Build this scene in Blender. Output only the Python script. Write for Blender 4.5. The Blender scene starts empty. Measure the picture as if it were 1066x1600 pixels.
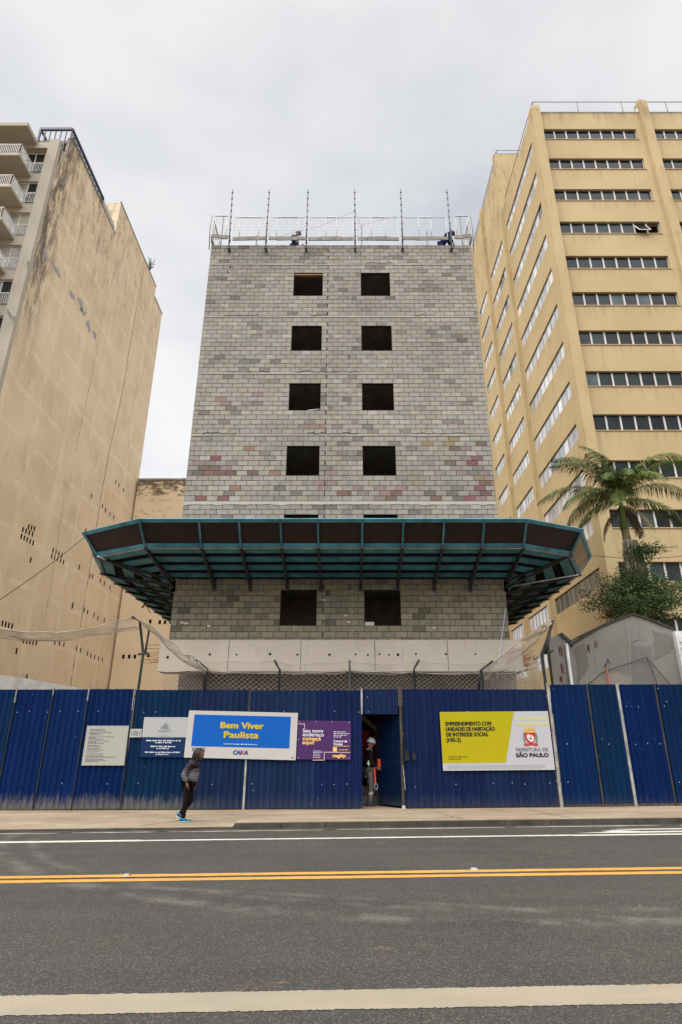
import bpy, math, random
from mathutils import Vector, Matrix, noise as mnoise
R = math.radians
sc = bpy.context.scene
COL = sc.collection

# ------------------------------------------------------------------ camera, sky, sun, exposure
CAM_H = 1.6
FPX = 941.0
PITCH = math.atan(372 / 941)
cd = bpy.data.cameras.new("camera")
cam = bpy.data.objects.new("camera", cd)
COL.objects.link(cam)
cam.location = (0, 0, CAM_H)
cam.rotation_euler = (R(90) + PITCH, 0, 0)
cd.sensor_width = 36
cd.lens = FPX / 1600 * 36
cd.shift_x = -10 / 1600
cd.clip_end = 3000
sc.camera = cam

SUN_EL, SUN_AZ = R(45), R(247)
w = bpy.data.worlds.new("World")
sc.world = w
w.use_nodes = True
nt = w.node_tree
nt.nodes.clear()
N = nt.nodes.new
out = N("ShaderNodeOutputWorld"); bg = N("ShaderNodeBackground")
sky = N("ShaderNodeTexSky"); sky.sky_type = 'NISHITA'; sky.sun_disc = False
sky.sun_elevation = SUN_EL; sky.sun_rotation = SUN_AZ
hs = N("ShaderNodeVectorMath"); hs.operation = 'SCALE'; hs.inputs['Scale'].default_value = 0.12
nt.links.new(sky.outputs[0], hs.inputs[0])
tc = N("ShaderNodeTexCoord")
mp = N("ShaderNodeMapping"); mp.inputs['Scale'].default_value = (1.0, 1.0, 2.2)
nt.links.new(tc.outputs['Generated'], mp.inputs[0])
nz = N("ShaderNodeTexNoise"); nz.inputs['Scale'].default_value = 1.7; nz.inputs['Detail'].default_value = 6; nz.inputs['Roughness'].default_value = .5
nt.links.new(mp.outputs[0], nz.inputs['Vector'])
cr = N("ShaderNodeValToRGB")
cr.color_ramp.elements[0].position = .33; cr.color_ramp.elements[0].color = (.65, .68, .735, 1)
cr.color_ramp.elements[1].position = .60; cr.color_ramp.elements[1].color = (.96, .96, .96, 1)
nt.links.new(nz.outputs['Fac'], cr.inputs[0])
# cloud deck is brighter towards the horizon haze
sx = N("ShaderNodeSeparateXYZ"); nt.links.new(tc.outputs['Generated'], sx.inputs[0])
mr = N("ShaderNodeMapRange"); mr.inputs['From Min'].default_value = .15; mr.inputs['From Max'].default_value = .95
mr.inputs['To Min'].default_value = 1.04; mr.inputs['To Max'].default_value = .86
nt.links.new(sx.outputs['Z'], mr.inputs['Value'])
vs = N("ShaderNodeVectorMath"); vs.operation = 'SCALE'
nt.links.new(cr.outputs[0], vs.inputs[0]); nt.links.new(mr.outputs[0], vs.inputs['Scale'])
mx = N("ShaderNodeMix"); mx.data_type = 'RGBA'; mx.inputs[0].default_value = .93
nt.links.new(hs.outputs[0], mx.inputs[6]); nt.links.new(vs.outputs[0], mx.inputs[7])
# extra sky glow overhead behind the camera, added to brighten the walls
FILL_GLOW = Vector((.0, -math.cos(R(66)), math.sin(R(66)))).normalized()
dp = N("ShaderNodeVectorMath"); dp.operation = 'DOT_PRODUCT'; dp.inputs[1].default_value = FILL_GLOW
nrm = N("ShaderNodeVectorMath"); nrm.operation = 'NORMALIZE'
nt.links.new(tc.outputs['Generated'], nrm.inputs[0]); nt.links.new(nrm.outputs[0], dp.inputs[0])
gm_ = N("ShaderNodeMapRange"); gm_.interpolation_type = 'SMOOTHSTEP'
for k_, v_ in (('From Min', .60), ('From Max', .92), ('To Min', 1.0), ('To Max', 5.4)): gm_.inputs[k_].default_value = v_
nt.links.new(dp.outputs['Value'], gm_.inputs['Value'])
gs = N("ShaderNodeVectorMath"); gs.operation = 'SCALE'
nt.links.new(mx.outputs[2], gs.inputs[0]); nt.links.new(gm_.outputs[0], gs.inputs['Scale'])
nt.links.new(gs.outputs[0], bg.inputs[0]); bg.inputs[1].default_value = 1.0
nt.links.new(bg.outputs[0], out.inputs[0])

sd = bpy.data.lights.new("sun", 'SUN'); sd.energy = 2.2; sd.angle = R(30); sd.color = (1, .95, .87)
so = bpy.data.objects.new("sun", sd); COL.objects.link(so)
dirv = Vector((math.sin(SUN_AZ) * math.cos(SUN_EL), math.cos(SUN_AZ) * math.cos(SUN_EL), math.sin(SUN_EL)))
so.rotation_euler = dirv.to_track_quat('Z', 'Y').to_euler()
sc.view_settings.view_transform = 'Standard'; sc.view_settings.look = 'None'
sc.view_settings.exposure = 0.1; sc.view_settings.gamma = 1

rnd = random.Random(7)
U = rnd.uniform

# ------------------------------------------------------------------ helpers
SN, CS = math.sin(PITCH), math.cos(PITCH)
def px(u, v, Y):
    """world x, z of photo pixel (u, v) on the plane at depth Y"""
    fh = FPX * CS + (v - 800) * SN
    return ((u - 543) / fh * Y, CAM_H + (FPX * SN + (800 - v) * CS) / fh * Y)
def P3(u, v, Y):
    x, z = px(u, v, Y)
    return Vector((x, Y, z))
V = Vector

class MB:
    def __init__(s):
        s.v = []; s.f = []; s.c = []; s.m = []; s.sm = []
    def add(s, vs, fs, col=None, mi=0, smooth=False):
        b = len(s.v)
        s.v += [tuple(p) for p in vs]
        s.c += [(col or (1, 1, 1))] * len(vs)
        for f in fs:
            s.f.append(tuple(i + b for i in f)); s.m.append(mi); s.sm.append(smooth)
    def box(s, x0, x1, y0, y1, z0, z1, col=None, mi=0):
        s.add([(x0,y0,z0),(x1,y0,z0),(x1,y1,z0),(x0,y1,z0),(x0,y0,z1),(x1,y0,z1),(x1,y1,z1),(x0,y1,z1)],
              [(0,3,2,1),(4,5,6,7),(0,1,5,4),(1,2,6,5),(2,3,7,6),(3,0,4,7)], col, mi)
    def beam(s, p, q, a, b, up=(0,0,1), col=None, mi=0):
        p = V(p); q = V(q); d = (q - p).normalized(); up = V(up)
        if abs(d.dot(up)) > .98: up = V((0,1,0)) if abs(d.y) < .9 else V((1,0,0))
        sd_ = d.cross(up).normalized(); u2 = sd_.cross(d).normalized()
        vs = []
        for c in (p, q):
            for i, j in ((-1,-1),(1,-1),(1,1),(-1,1)):
                vs.append(c + sd_ * (a/2*i) + u2 * (b/2*j))
        s.add(vs, [(0,1,2,3),(7,6,5,4),(0,4,5,1),(1,5,6,2),(2,6,7,3),(3,7,4,0)], col, mi)
    def tube(s, pts, rad, n=8, col=None, mi=0, smooth=True, cap=True):
        pts = [V(p) for p in pts]; k = len(pts)
        rads = rad if isinstance(rad, (list, tuple)) else [rad] * k
        vs = []; ref = None
        for i in range(k):
            d = (pts[min(i+1, k-1)] - pts[max(i-1, 0)]).normalized()
            if ref is None:
                ref = V((0,0,1)) if abs(d.z) < .9 else V((1,0,0))
            a = d.cross(ref).normalized(); b = a.cross(d).normalized(); ref = b
            for j in range(n):
                t = 2*math.pi*j/n
                vs.append(pts[i] + a*(math.cos(t)*rads[i]) + b*(math.sin(t)*rads[i]))
        fs = [(i*n+j, i*n+(j+1)%n, (i+1)*n+(j+1)%n, (i+1)*n+j) for i in range(k-1) for j in range(n)]
        if cap: fs += [tuple(range(n-1,-1,-1)), tuple((k-1)*n+j for j in range(n))]
        s.add(vs, fs, col, mi, smooth)
    def quad(s, a, b, c, d, col=None, mi=0):
        s.add([a,b,c,d], [(0,1,2,3)], col, mi)
    def slab(s, poly, n, th, col=None, mi=0):
        """extrude polygon (list of 3d) by th along n"""
        k = len(poly); n = V(n) * th
        vs = [V(p) for p in poly] + [V(p)+n for p in poly]
        s.add(vs, [tuple(range(k)), tuple(range(2*k-1,k-1,-1))] + [(i,i+k,(i+1)%k+k,(i+1)%k) for i in range(k)], col, mi)
    def ell(s, c, r, nu=12, nv=8, col=None, mi=0, fn=None):
        c = V(c); vs=[]; fs=[]
        for i in range(nv+1):
            th = math.pi*i/nv
            for j in range(nu):
                ph = 2*math.pi*j/nu
                d = V((math.sin(th)*math.cos(ph), math.sin(th)*math.sin(ph), math.cos(th)))
                p = V((d.x*r[0], d.y*r[1], d.z*r[2]))
                if fn: p = fn(d, p)
                vs.append(c+p)
        for i in range(nv):
            for j in range(nu):
                fs.append((i*nu+j,(i+1)*nu+j,(i+1)*nu+(j+1)%nu,i*nu+(j+1)%nu))
        s.add(vs, fs, col, mi, True)
    def build(s, name, mats, parent=None):
        me = bpy.data.meshes.new(name)
        me.from_pydata(s.v, [], s.f)
        for m in (mats if isinstance(mats, (list, tuple)) else [mats]): me.materials.append(m)
        me.polygons.foreach_set('material_index', s.m)
        me.polygons.foreach_set('use_smooth', s.sm)
        ca = me.color_attributes.new("Col", 'FLOAT_COLOR', 'POINT')
        flat = []
        for c in s.c: flat += [c[0], c[1], c[2], 1]
        ca.data.foreach_set('color', flat)
        me.update()
        o = bpy.data.objects.new(name, me); COL.objects.link(o)
        if parent:
            o.parent = parent
            o.matrix_parent_inverse = Matrix.Translation(-parent.location)
        return o

def tag(o, label=None, cat=None, group=None, kind=None):
    if label: o['label'] = label
    if cat: o['category'] = cat
    if group: o['group'] = group
    if kind: o['kind'] = kind
    return o
def thing(name, loc, label, cat, group=None):
    o = bpy.data.objects.new(name, None); o.empty_display_size = .3
    o.location = loc; COL.objects.link(o)
    return tag(o, label, cat, group)

# ------------------------------------------------------------------ materials
def newmat(name):
    m = bpy.data.materials.new(name); m.use_nodes = True
    n = m.node_tree.nodes; n.clear()
    o = n.new("ShaderNodeOutputMaterial"); b = n.new("ShaderNodeBsdfPrincipled")
    m.node_tree.links.new(b.outputs[0], o.inputs[0])
    return m, m.node_tree, b
def coords(nt, scale=(1,1,1)):
    t = nt.nodes.new("ShaderNodeTexCoord"); mp = nt.nodes.new("ShaderNodeMapping")
    mp.inputs['Scale'].default_value = scale
    nt.links.new(t.outputs['Object'], mp.inputs[0]); return mp.outputs[0]
def noise(nt, vec, scale, detail=5, rough=.55):
    n = nt.nodes.new("ShaderNodeTexNoise"); n.inputs['Scale'].default_value = scale
    n.inputs['Detail'].default_value = detail; n.inputs['Roughness'].default_value = rough
    nt.links.new(vec, n.inputs['Vector']); return n.outputs['Fac']
def ramp(nt, fac, stops):
    r = nt.nodes.new("ShaderNodeValToRGB"); e = r.color_ramp.elements
    while len(e) < len(stops): e.new(.5)
    for i, (p, c) in enumerate(stops):
        e[i].position = p
        e[i].color = (c, c, c, 1) if isinstance(c, (int, float)) else (*c, 1)
    nt.links.new(fac, r.inputs[0]); return r.outputs[0]
def mix(nt, fac, a, b, mode='MIX'):
    m = nt.nodes.new("ShaderNodeMix"); m.data_type = 'RGBA'; m.blend_type = mode
    for i, x in ((0, fac), (6, a), (7, b)):
        if isinstance(x, (int, float)): m.inputs[i].default_value = x
        elif isinstance(x, tuple): m.inputs[i].default_value = (*x, 1)
        else: nt.links.new(x, m.inputs[i])
    return m.outputs[2]
def math_(nt, op, a, b=None, c=None):
    m = nt.nodes.new("ShaderNodeMath"); m.operation = op
    for i, x in enumerate((a, b, c)):
        if x is None: continue
        if isinstance(x, (int, float)): m.inputs[i].default_value = x
        else: nt.links.new(x, m.inputs[i])
    return m.outputs[0]
def maprange(nt, v, a, b, c=0., d=1.):
    m = nt.nodes.new("ShaderNodeMapRange"); m.interpolation_type = 'SMOOTHSTEP'
    for k, x in (('From Min', a), ('From Max', b), ('To Min', c), ('To Max', d)): m.inputs[k].default_value = x
    nt.links.new(v, m.inputs['Value']); return m.outputs[0]
def sepxyz(nt, vec):
    s = nt.nodes.new("ShaderNodeSeparateXYZ"); nt.links.new(vec, s.inputs[0]); return s.outputs
def bump(nt, b, h, strength=.3, dist=.01):
    n = nt.nodes.new("ShaderNodeBump"); n.inputs['Strength'].default_value = strength; n.inputs['Distance'].default_value = dist
    nt.links.new(h, n.inputs['Height']); nt.links.new(n.outputs[0], b.inputs['Normal'])
def setp(b, rough=.7, spec=.3, metal=0):
    b.inputs['Roughness'].default_value = rough; b.inputs['Specular IOR Level'].default_value = spec; b.inputs['Metallic'].default_value = metal

def simple(name, col, rough=.7, spec=.3, metal=0, var=.2, scale=3., fine=60., bst=.15, sc3=(1,1,1)):
    m, nt, b = newmat(name); setp(b, rough, spec, metal)
    c = coords(nt, sc3)
    a = noise(nt, c, scale); f = noise(nt, c, fine, 3)
    k = ramp(nt, a, [(.3, 1-var), (.7, 1+var*.4)])
    k2 = ramp(nt, f, [(.3, 1-var*.5), (.7, 1.)])
    x = mix(nt, 1., mix(nt, 1., col, k, 'MULTIPLY'), k2, 'MULTIPLY')
    nt.links.new(x, b.inputs['Base Color'])
    if bst: bump(nt, b, f, bst, .004)
    return m
def attr(name, rough=.8, spec=.25, var=.2, scale=4., fine=90., bst=.3, dirt=None):
    m, nt, b = newmat(name); setp(b, rough, spec)
    at = nt.nodes.new("ShaderNodeAttribute"); at.attribute_name = "Col"
    c = coords(nt)
    a = noise(nt, c, scale, 8); f = noise(nt, c, fine, 4)
    x = mix(nt, 1., at.outputs['Color'], ramp(nt, a, [(.28, 1-var), (.72, 1.+var*.3)]), 'MULTIPLY')
    x = mix(nt, 1., x, ramp(nt, f, [(.3, 1-var), (.65, 1.)]), 'MULTIPLY')
    if dirt: x = dirt(nt, c, x)
    nt.links.new(x, b.inputs['Base Color']); bump(nt, b, f, bst, .006)
    return m

def asphalt():
    m, nt, b = newmat("asphalt"); setp(b, .78, .35)
    c = coords(nt)
    sep = sepxyz(nt, c)
    vo = nt.nodes.new("ShaderNodeTexVoronoi"); vo.inputs['Scale'].default_value = 95; nt.links.new(c, vo.inputs['Vector'])
    g = sepxyz(nt, vo.outputs['Color'])[0]
    agg = ramp(nt, g, [(0., (.012,.011,.009)), (.45, (.030,.027,.022)), (.84, (.060,.055,.045)), (.95, (.17,.155,.13))])
    fine = noise(nt, c, 240, 2)
    x = mix(nt, .55, agg, ramp(nt, fine, [(.32, (.012,.011,.009)), (.68, (.070,.064,.053))]))
    big = noise(nt, c, .55, 7, .6)
    x = mix(nt, 1., x, ramp(nt, big, [(.3, .86), (.7, 1.14)]), 'MULTIPLY')
    # lengthwise wheel bands
    st = noise(nt, coords(nt, (.06, 1.3, 1)), 1.6, 5)
    x = mix(nt, 1., x, ramp(nt, st, [(.32, .90), (.65, 1.12)]), 'MULTIPLY')
    # pale curved scuffs left by turning lorries
    for (cx, cy, rad, wd, s_) in ((2.6, 17., 10., .15, .45), (2.6, 17., 9.5, .11, .33), (-8.8, -20.5, 30.0, .08, .3)):
        dx = math_(nt, 'SUBTRACT', sep[0], cx); dy = math_(nt, 'SUBTRACT', sep[1], cy)
        rr = math_(nt, 'SQRT', math_(nt, 'ADD', math_(nt,'MULTIPLY',dx,dx), math_(nt,'MULTIPLY',dy,dy)))
        d = math_(nt, 'ABSOLUTE', math_(nt, 'SUBTRACT', rr, rad))
        k = maprange(nt, d, 0., wd*1.6, 1., 0.)
        nn = noise(nt, c, 1.1, 6, .7)
        k = math_(nt, 'MULTIPLY', k, math_(nt, 'MULTIPLY', maprange(nt, nn, .40, .62, 0., s_), maprange(nt, noise(nt, c, 30, 4, .8), .38, .58, .25, 1.)))
        x = mix(nt, k, x, (.20,.185,.155))
    # red-brown earth stains
    e = noise(nt, coords(nt, (.55, 1., 1)), 1.25, 9, .72)
    k = maprange(nt, e, .60, .72, 0., .55)
    k = math_(nt, 'MULTIPLY', k, maprange(nt, noise(nt, c, 26, 4), .42, .6))
    x = mix(nt, k, x, (.34, .17, .09))
    nt.links.new(x, b.inputs['Base Color'])
    h = math_(nt, 'ADD', vo.outputs['Distance'], fine)
    bump(nt, b, h, .55, .006)
    return m

def pave():
    m, nt, b = newmat("pavement concrete"); setp(b, .85, .2)
    c = coords(nt); sep = sepxyz(nt, c)
    a = noise(nt, coords(nt, (.5, 1.2, 1)), 1.1, 8, .65)
    x = ramp(nt, a, [(.28, (.20,.148,.092)), (.5, (.275,.213,.145)), (.72, (.36,.29,.21))])
    x = mix(nt, 1., x, ramp(nt, noise(nt, c, 45, 5, .7), [(.3, .66), (.7, 1.12)]), 'MULTIPLY')
    k = maprange(nt, noise(nt, c, 2.1, 8, .8), .55, .70, 0., .6)
    x = mix(nt, k, x, (.17,.14,.11))
    e = math_(nt, 'MULTIPLY', maprange(nt, noise(nt, coords(nt, (.5,1,1)), 1.7, 7), .48, .7), maprange(nt, sep[1], 16.9, 17.9, 0., .65))
    x = mix(nt, e, x, (.42,.22,.12))
    nt.links.new(x, b.inputs['Base Color']); bump(nt, b, noise(nt, c, 30, 6), .3, .01)
    return m

def paint(name, col, wear=.55):
    m, nt, b = newmat(name); setp(b, .6, .35)
    c = coords(nt)
    n1 = noise(nt, c, 34, 6, .8); n2 = noise(nt, coords(nt, (.4,1,1)), 2.2, 6)
    k = maprange(nt, math_(nt, 'ADD', math_(nt,'MULTIPLY',n1,.6), math_(nt,'MULTIPLY',n2,.4)), wear, wear+.07, 0., .75)
    x = mix(nt, 1., col, ramp(nt, n2, [(.3,.82),(.7,1.05)]), 'MULTIPLY')
    x = mix(nt, k, x, (.12,.115,.105))
    nt.links.new(x, b.inputs['Base Color']); bump(nt, b, n1, .25, .004)
    return m

def plaster_left():
    """beige painted party wall: ghost grid of the frame, repairs, soot and water streaks"""
    m, nt, b = newmat("beige party wall plaster"); setp(b, .85, .2)
    c = coords(nt); sep = sepxyz(nt, c)
    a = noise(nt, c, .35, 7, .6)
    x = ramp(nt, a, [(.3, (.60,.475,.31)), (.7, (.71,.58,.405))])
    def band(axis, period, wd, off):
        t = math_(nt, 'ADD', sep[axis], off)
        t = math_(nt, 'ADD', t, math_(nt, 'MULTIPLY', noise(nt, c, .8, 3), .25))
        t = math_(nt, 'PINGPONG', t, period/2)
        return maprange(nt, t, wd*.6, wd*1.3, 1., 0.)
    g = math_(nt, 'MAXIMUM', band(1, 3.9, .26, .4), band(2, 2.86, .2, .1))
    g = math_(nt, 'MULTIPLY', g, maprange(nt, noise(nt, c, .5, 3), .35, .6, .1, .48))
    x = mix(nt, g, x, (.77,.65,.49))
    # darker damp panels
    p = noise(nt, coords(nt, (1, .9, .45)), .8, 8, .7)
    x = mix(nt, maprange(nt, p, .52, .72, 0., .4), x, (.33,.24,.14))
    # streaks running down from the parapet and the street corner
    s1 = noise(nt, coords(nt, (1, 2.6, .16)), 1.5, 8, .7)
    hi = maprange(nt, sep[2], 31., 43.5, 0., 1.)
    k = math_(nt, 'MULTIPLY', maprange(nt, s1, .40, .58), hi)
    k = math_(nt, 'MULTIPLY', k, maprange(nt, noise(nt, coords(nt,(1,1.4,.6)), 1.3, 9, .8), .42, .60, 0., .80)); k = math_(nt, 'MULTIPLY', k, maprange(nt, sep[1], 36., 47., 1., .4))
    x = mix(nt, k, x, (.12,.095,.065))
    ed = math_(nt, 'MULTIPLY', maprange(nt, sep[1], 31.2, 33.4, 1., 0.), maprange(nt, sep[2], 20., 34.))
    k = math_(nt, 'MULTIPLY', ed, maprange(nt, noise(nt, coords(nt,(1,1.6,.35)), 1.2, 9, .75), .40, .56, 0., .92))
    x = mix(nt, k, x, (.095,.08,.06))
    # brown damp at the foot
    lo = math_(nt, 'MULTIPLY', maprange(nt, sep[2], 2., 9., 1., 0.), maprange(nt, noise(nt, c, .7, 8, .7), .47, .6, 0., .6))
    x = mix(nt, lo, x, (.27,.18,.09))
    # scratches and repairs in grey mortar
    r = noise(nt, coords(nt, (1, 3.2, .8)), .9, 10, .8)
    x = mix(nt, maprange(nt, r, .70, .735, 0., .7), x, (.33,.31,.28))
    x = mix(nt, 1., x, ramp(nt, noise(nt, c, 14, 6, .7), [(.3,.86),(.7,1.05)]), 'MULTIPLY')
    nt.links.new(x, b.inputs['Base Color']); bump(nt, b, noise(nt, c, 9, 8, .7), .3, .03)
    return m

def plaster(name, c0, c1, stain=(.2,.15,.09), samt=.4, streak=(2.5,2.5,.15), scale=1., sills=False):
    m, nt, b = newmat(name); setp(b, .82, .22)
    c = coords(nt)
    x = ramp(nt, noise(nt, c, .3*scale, 6), [(.3, c0), (.7, c1)])
    s = noise(nt, coords(nt, streak), 1.2*scale, 8, .7)
    x = mix(nt, maprange(nt, s, .56, .74, 0., samt), x, stain)
    if sills:
        z_ = sepxyz(nt, c)[2]
        dd = math_(nt, 'FLOORED_MODULO', math_(nt, 'SUBTRACT', 44.65-1.08, z_), 3.053)
        kk = math_(nt, 'MULTIPLY', maprange(nt, dd, 0., 1.4, 1., 0.), maprange(nt, noise(nt, coords(nt, (1.7,1.7,.12)), 1.9, 8, .75), .48, .64, 0., .5))
        x = mix(nt, kk, x, stain)
        tp = math_(nt, 'MULTIPLY', maprange(nt, z_, 44.6, 46.6), maprange(nt, noise(nt, coords(nt, (1.3,1.3,.25)), 1.3, 9, .8), .48, .62, 0., .6))
        x = mix(nt, tp, x, (.22,.13,.06))
    d = noise(nt, c, 1.3*scale, 10, .8)
    x = mix(nt, maprange(nt, d, .63, .72, 0., samt), x, stain)
    x = mix(nt, 1., x, ramp(nt, noise(nt, c, 22*scale, 5, .7), [(.3,.88),(.7,1.04)]), 'MULTIPLY')
    nt.links.new(x, b.inputs['Base Color']); bump(nt, b, noise(nt, c, 18*scale, 6, .7), .2, .015)
    return m

def mouldy():
    m, nt, b = newmat("pale ochre wall with black mould"); setp(b, .85, .2)
    c = coords(nt); sep = sepxyz(nt, c)
    x = ramp(nt, noise(nt, c, .3, 6), [(.3, (.60,.45,.28)), (.7, (.68,.53,.35))])
    n1 = noise(nt, coords(nt, (.8,1,2.0)), 1.5, 12, .82)
    for lo, hi, th in ((23.9, 25.9, .47), ):
        k = math_(nt, 'ADD', n1, maprange(nt, sep[2], lo, hi, -.05, .06))
        x = mix(nt, math_(nt, 'MULTIPLY', maprange(nt, k, .47, .52, 0., .92), maprange(nt, sep[2], 23.4, 24.0)), x, (.10,.075,.05))
    w_ = math_(nt, 'MULTIPLY', maprange(nt, sep[2], 20.2, 21.2, 0., 1.), maprange(nt, sep[2], 22.2, 23.4, 1., 0.))
    k = math_(nt, 'MULTIPLY', w_, maprange(nt, n1, .54, .58, 0., .85))
    x = mix(nt, k, x, (.22,.16,.10))
    x = mix(nt, 1., x, ramp(nt, noise(nt, c, 12, 6, .7), [(.3,.86),(.7,1.04)]), 'MULTIPLY')
    nt.links.new(x, b.inputs['Base Color']); bump(nt, b, n1, .3, .04)
    return m

def hoarding():
    m, nt, b = newmat("blue painted steel sheet"); setp(b, .6, .06)
    at = nt.nodes.new("ShaderNodeAttribute"); at.attribute_name = "Col"
    c = coords(nt); sep = sepxyz(nt, c)
    a = noise(nt, coords(nt, (2.2, 1, .35)), 1.4, 6, .6)
    x = mix(nt, 1., at.outputs['Color'], ramp(nt, a, [(.3, .78), (.7, 1.15)]), 'MULTIPLY')
    # dust splashed up from the pavement
    h = math_(nt, 'ADD', sep[2], math_(nt, 'MULTIPLY', noise(nt, coords(nt,(6,1,1.5)), 2.2, 6, .7), -.75))
    x = mix(nt, math_(nt, 'MULTIPLY', maprange(nt, h, -.22, .16, .6, 0.), maprange(nt, sep[0], -5.5, -3., 1., .2)), x, (.16,.15,.12))
    # chips and scratches down to primer
    s = noise(nt, coords(nt, (9, 1, 1.4)), 2.3, 7, .75)
    x = mix(nt, maprange(nt, s, .715, .75, 0., .6), x, (.35,.38,.42))
    ch = noise(nt, c, 13, 3, .6)
    x = mix(nt, maprange(nt, ch, .735, .76, 0., .8), x, (.5,.55,.6))
    nt.links.new(x, b.inputs['Base Color'])
    nt.links.new(ramp(nt, a, [(.3,.36),(.7,.55)]), b.inputs['Roughness'])
    bump(nt, b, noise(nt, coords(nt, (1,1,.35)), 2.2, 4), .5, .05)
    return m

M = {}
M['asphalt'] = asphalt()
M['pave'] = pave()
M['white_paint'] = paint("road paint white", (.275,.232,.168), .575)
M['white_thin'] = paint("road paint edge line", (.50,.47,.40), .59)
M['yellow_paint'] = paint("road paint yellow", (.50,.25,.05), .56)
M['kerb'] = simple("kerb concrete", (.062,.055,.042), .9, .2, var=.4, scale=2.5, fine=30, bst=.4)
M['gutter'] = simple("gutter mortar", (.38,.345,.29), .9, .2, var=.45, scale=3, fine=30, bst=.4)
M['soil'] = simple("site soil", (.24,.155,.10), .95, .1, var=.35, scale=.8, fine=20, bst=.5)
M['plaster_left'] = plaster_left()
M['yellow'] = plaster("ochre yellow wall paint", (.405,.305,.16), (.47,.365,.20), (.25,.17,.09), .4, (1.6,1.6,.09), scale=.9, sills=True)
M['cream'] = plaster("cream concrete facade", (.34,.30,.235), (.42,.38,.30), (.16,.135,.10), .5)
M['pinkwall'] = plaster("pale ochre rear wall", (.58,.42,.26), (.66,.50,.33), (.08,.07,.05), .3)
M['greywall'] = plaster("grey painted party wall", (.17,.155,.13), (.25,.235,.205), (.075,.062,.045), .75, scale=1.6)
M['beamc'] = plaster("pale transfer beam concrete", (.44,.38,.305), (.53,.465,.38), (.20,.155,.105), .5, (3,3,.4), scale=2)
M['slabc'] = simple("raw slab concrete", (.36,.34,.30), .9, .2, var=.35, scale=2, fine=30, bst=.4)
def bdirt(nt, c, x):
    s = noise(nt, coords(nt, (1.3, 1, .3)), 1.1, 8, .7)
    x = mix(nt, maprange(nt, s, .54, .74, 0., .38), x, (.12,.11,.09))
    s2 = noise(nt, coords(nt, (2., 1, .5)), .7, 8, .75)
    return mix(nt, maprange(nt, s2, .58, .74, 0., .3), x, (.50,.46,.40))
M['block'] = attr("concrete block", .92, .15, var=.22, scale=5., fine=70, bst=.5, dirt=bdirt)
M['mortar'] = simple("mortar joint", (.08,.073,.06), .95, .1, var=.5, scale=1.5, fine=40, bst=.4)
M['attr'] = attr("painted surface", .6, .3, var=.12)
M['print'] = attr("printed vinyl", .45, .15, var=.03, bst=.03)
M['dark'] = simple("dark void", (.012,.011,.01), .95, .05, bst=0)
M['teal'] = simple("weathered teal paint", (.065,.25,.31), .6, .35, var=.5, scale=1.8, fine=35, bst=.3)
M['teal_post'] = simple("dark teal steel", (.06,.19,.22), .55, .35, var=.5, scale=2.5, fine=35, bst=.2)
M['ply'] = simple("dark formwork plywood", (.022,.012,.010), .6, .3, var=.35, scale=1.5, fine=30, bst=.1)
M['backlit_panel'] = simple("plywood with light through it in the colour", (.28,.21,.12), .6, .3, var=.4, scale=1.5, fine=30, bst=.1)  # tan stands for light shining through one lip panel
M['rust'] = simple("rusty orange steel edge", (.40,.20,.09), .8, .2, var=.6, scale=6, fine=40, bst=.3)
M['steel_dark'] = simple("dark bracket steel", (.030,.036,.040), .55, .4, var=.5, scale=4, fine=40, bst=.2)
M['galv'] = simple("galvanised steel", (.50,.50,.50), .5, .5, .2, var=.35, scale=5, fine=50, bst=.1)
M['pole'] = simple("scaffold tube", (.16,.16,.16), .5, .4, .4, var=.4, scale=4, fine=50, bst=.1)
M['white_metal'] = simple("white painted metal", (.62,.61,.58), .5, .4, var=.25, scale=3, fine=40, bst=.1)
M['post_white'] = simple("dirty white post", (.34,.335,.31), .6, .3, var=.5, scale=3, fine=30, bst=.2)
M['navy_metal'] = simple("dark navy metal", (.025,.035,.06), .45, .4, var=.3, bst=.1)
M['board'] = simple("grey timber toe board", (.27,.245,.21), .85, .2, var=.4, scale=3, fine=30, bst=.3)
M['net'] = simple("weathered safety net cord", (.46,.40,.33), .9, .1, var=.3, scale=2, fine=20, bst=0)
M['cord'] = simple("black cable", (.02,.02,.02), .7, .2, bst=0)
M['hoard'] = hoarding()
M['wood'] = simple("pine lintel board", (.42,.25,.12), .8, .2, var=.35, scale=4, fine=40, bst=.2)
M['redpaint'] = simple("dark red panel", (.50,.035,.02), .6, .3, var=.4, bst=.1)
M['redboard'] = simple("faded red formwork panel", (.27,.075,.06), .7, .3, var=.4, bst=.1)
def glass(name, rough=.06, spec=.8, ior=1.6):
    m, nt, b = newmat(name); setp(b, rough, spec)
    b.inputs['IOR'].default_value = ior
    at = nt.nodes.new("ShaderNodeAttribute"); at.attribute_name = "Col"
    c = coords(nt)
    x = mix(nt, 1., at.outputs['Color'], ramp(nt, noise(nt, c, .9, 5), [(.3,.6),(.7,1.15)]), 'MULTIPLY')
    nt.links.new(x, b.inputs['Base Color'])
    bump(nt, b, noise(nt, c, .7, 2), .08, .03)
    return m
M['glass'] = glass("window glass", .08, .25, 1.35); M['glass_sky_sheen'] = glass("window glass with sky reflection in colour", .06, .9, 1.7)

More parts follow.
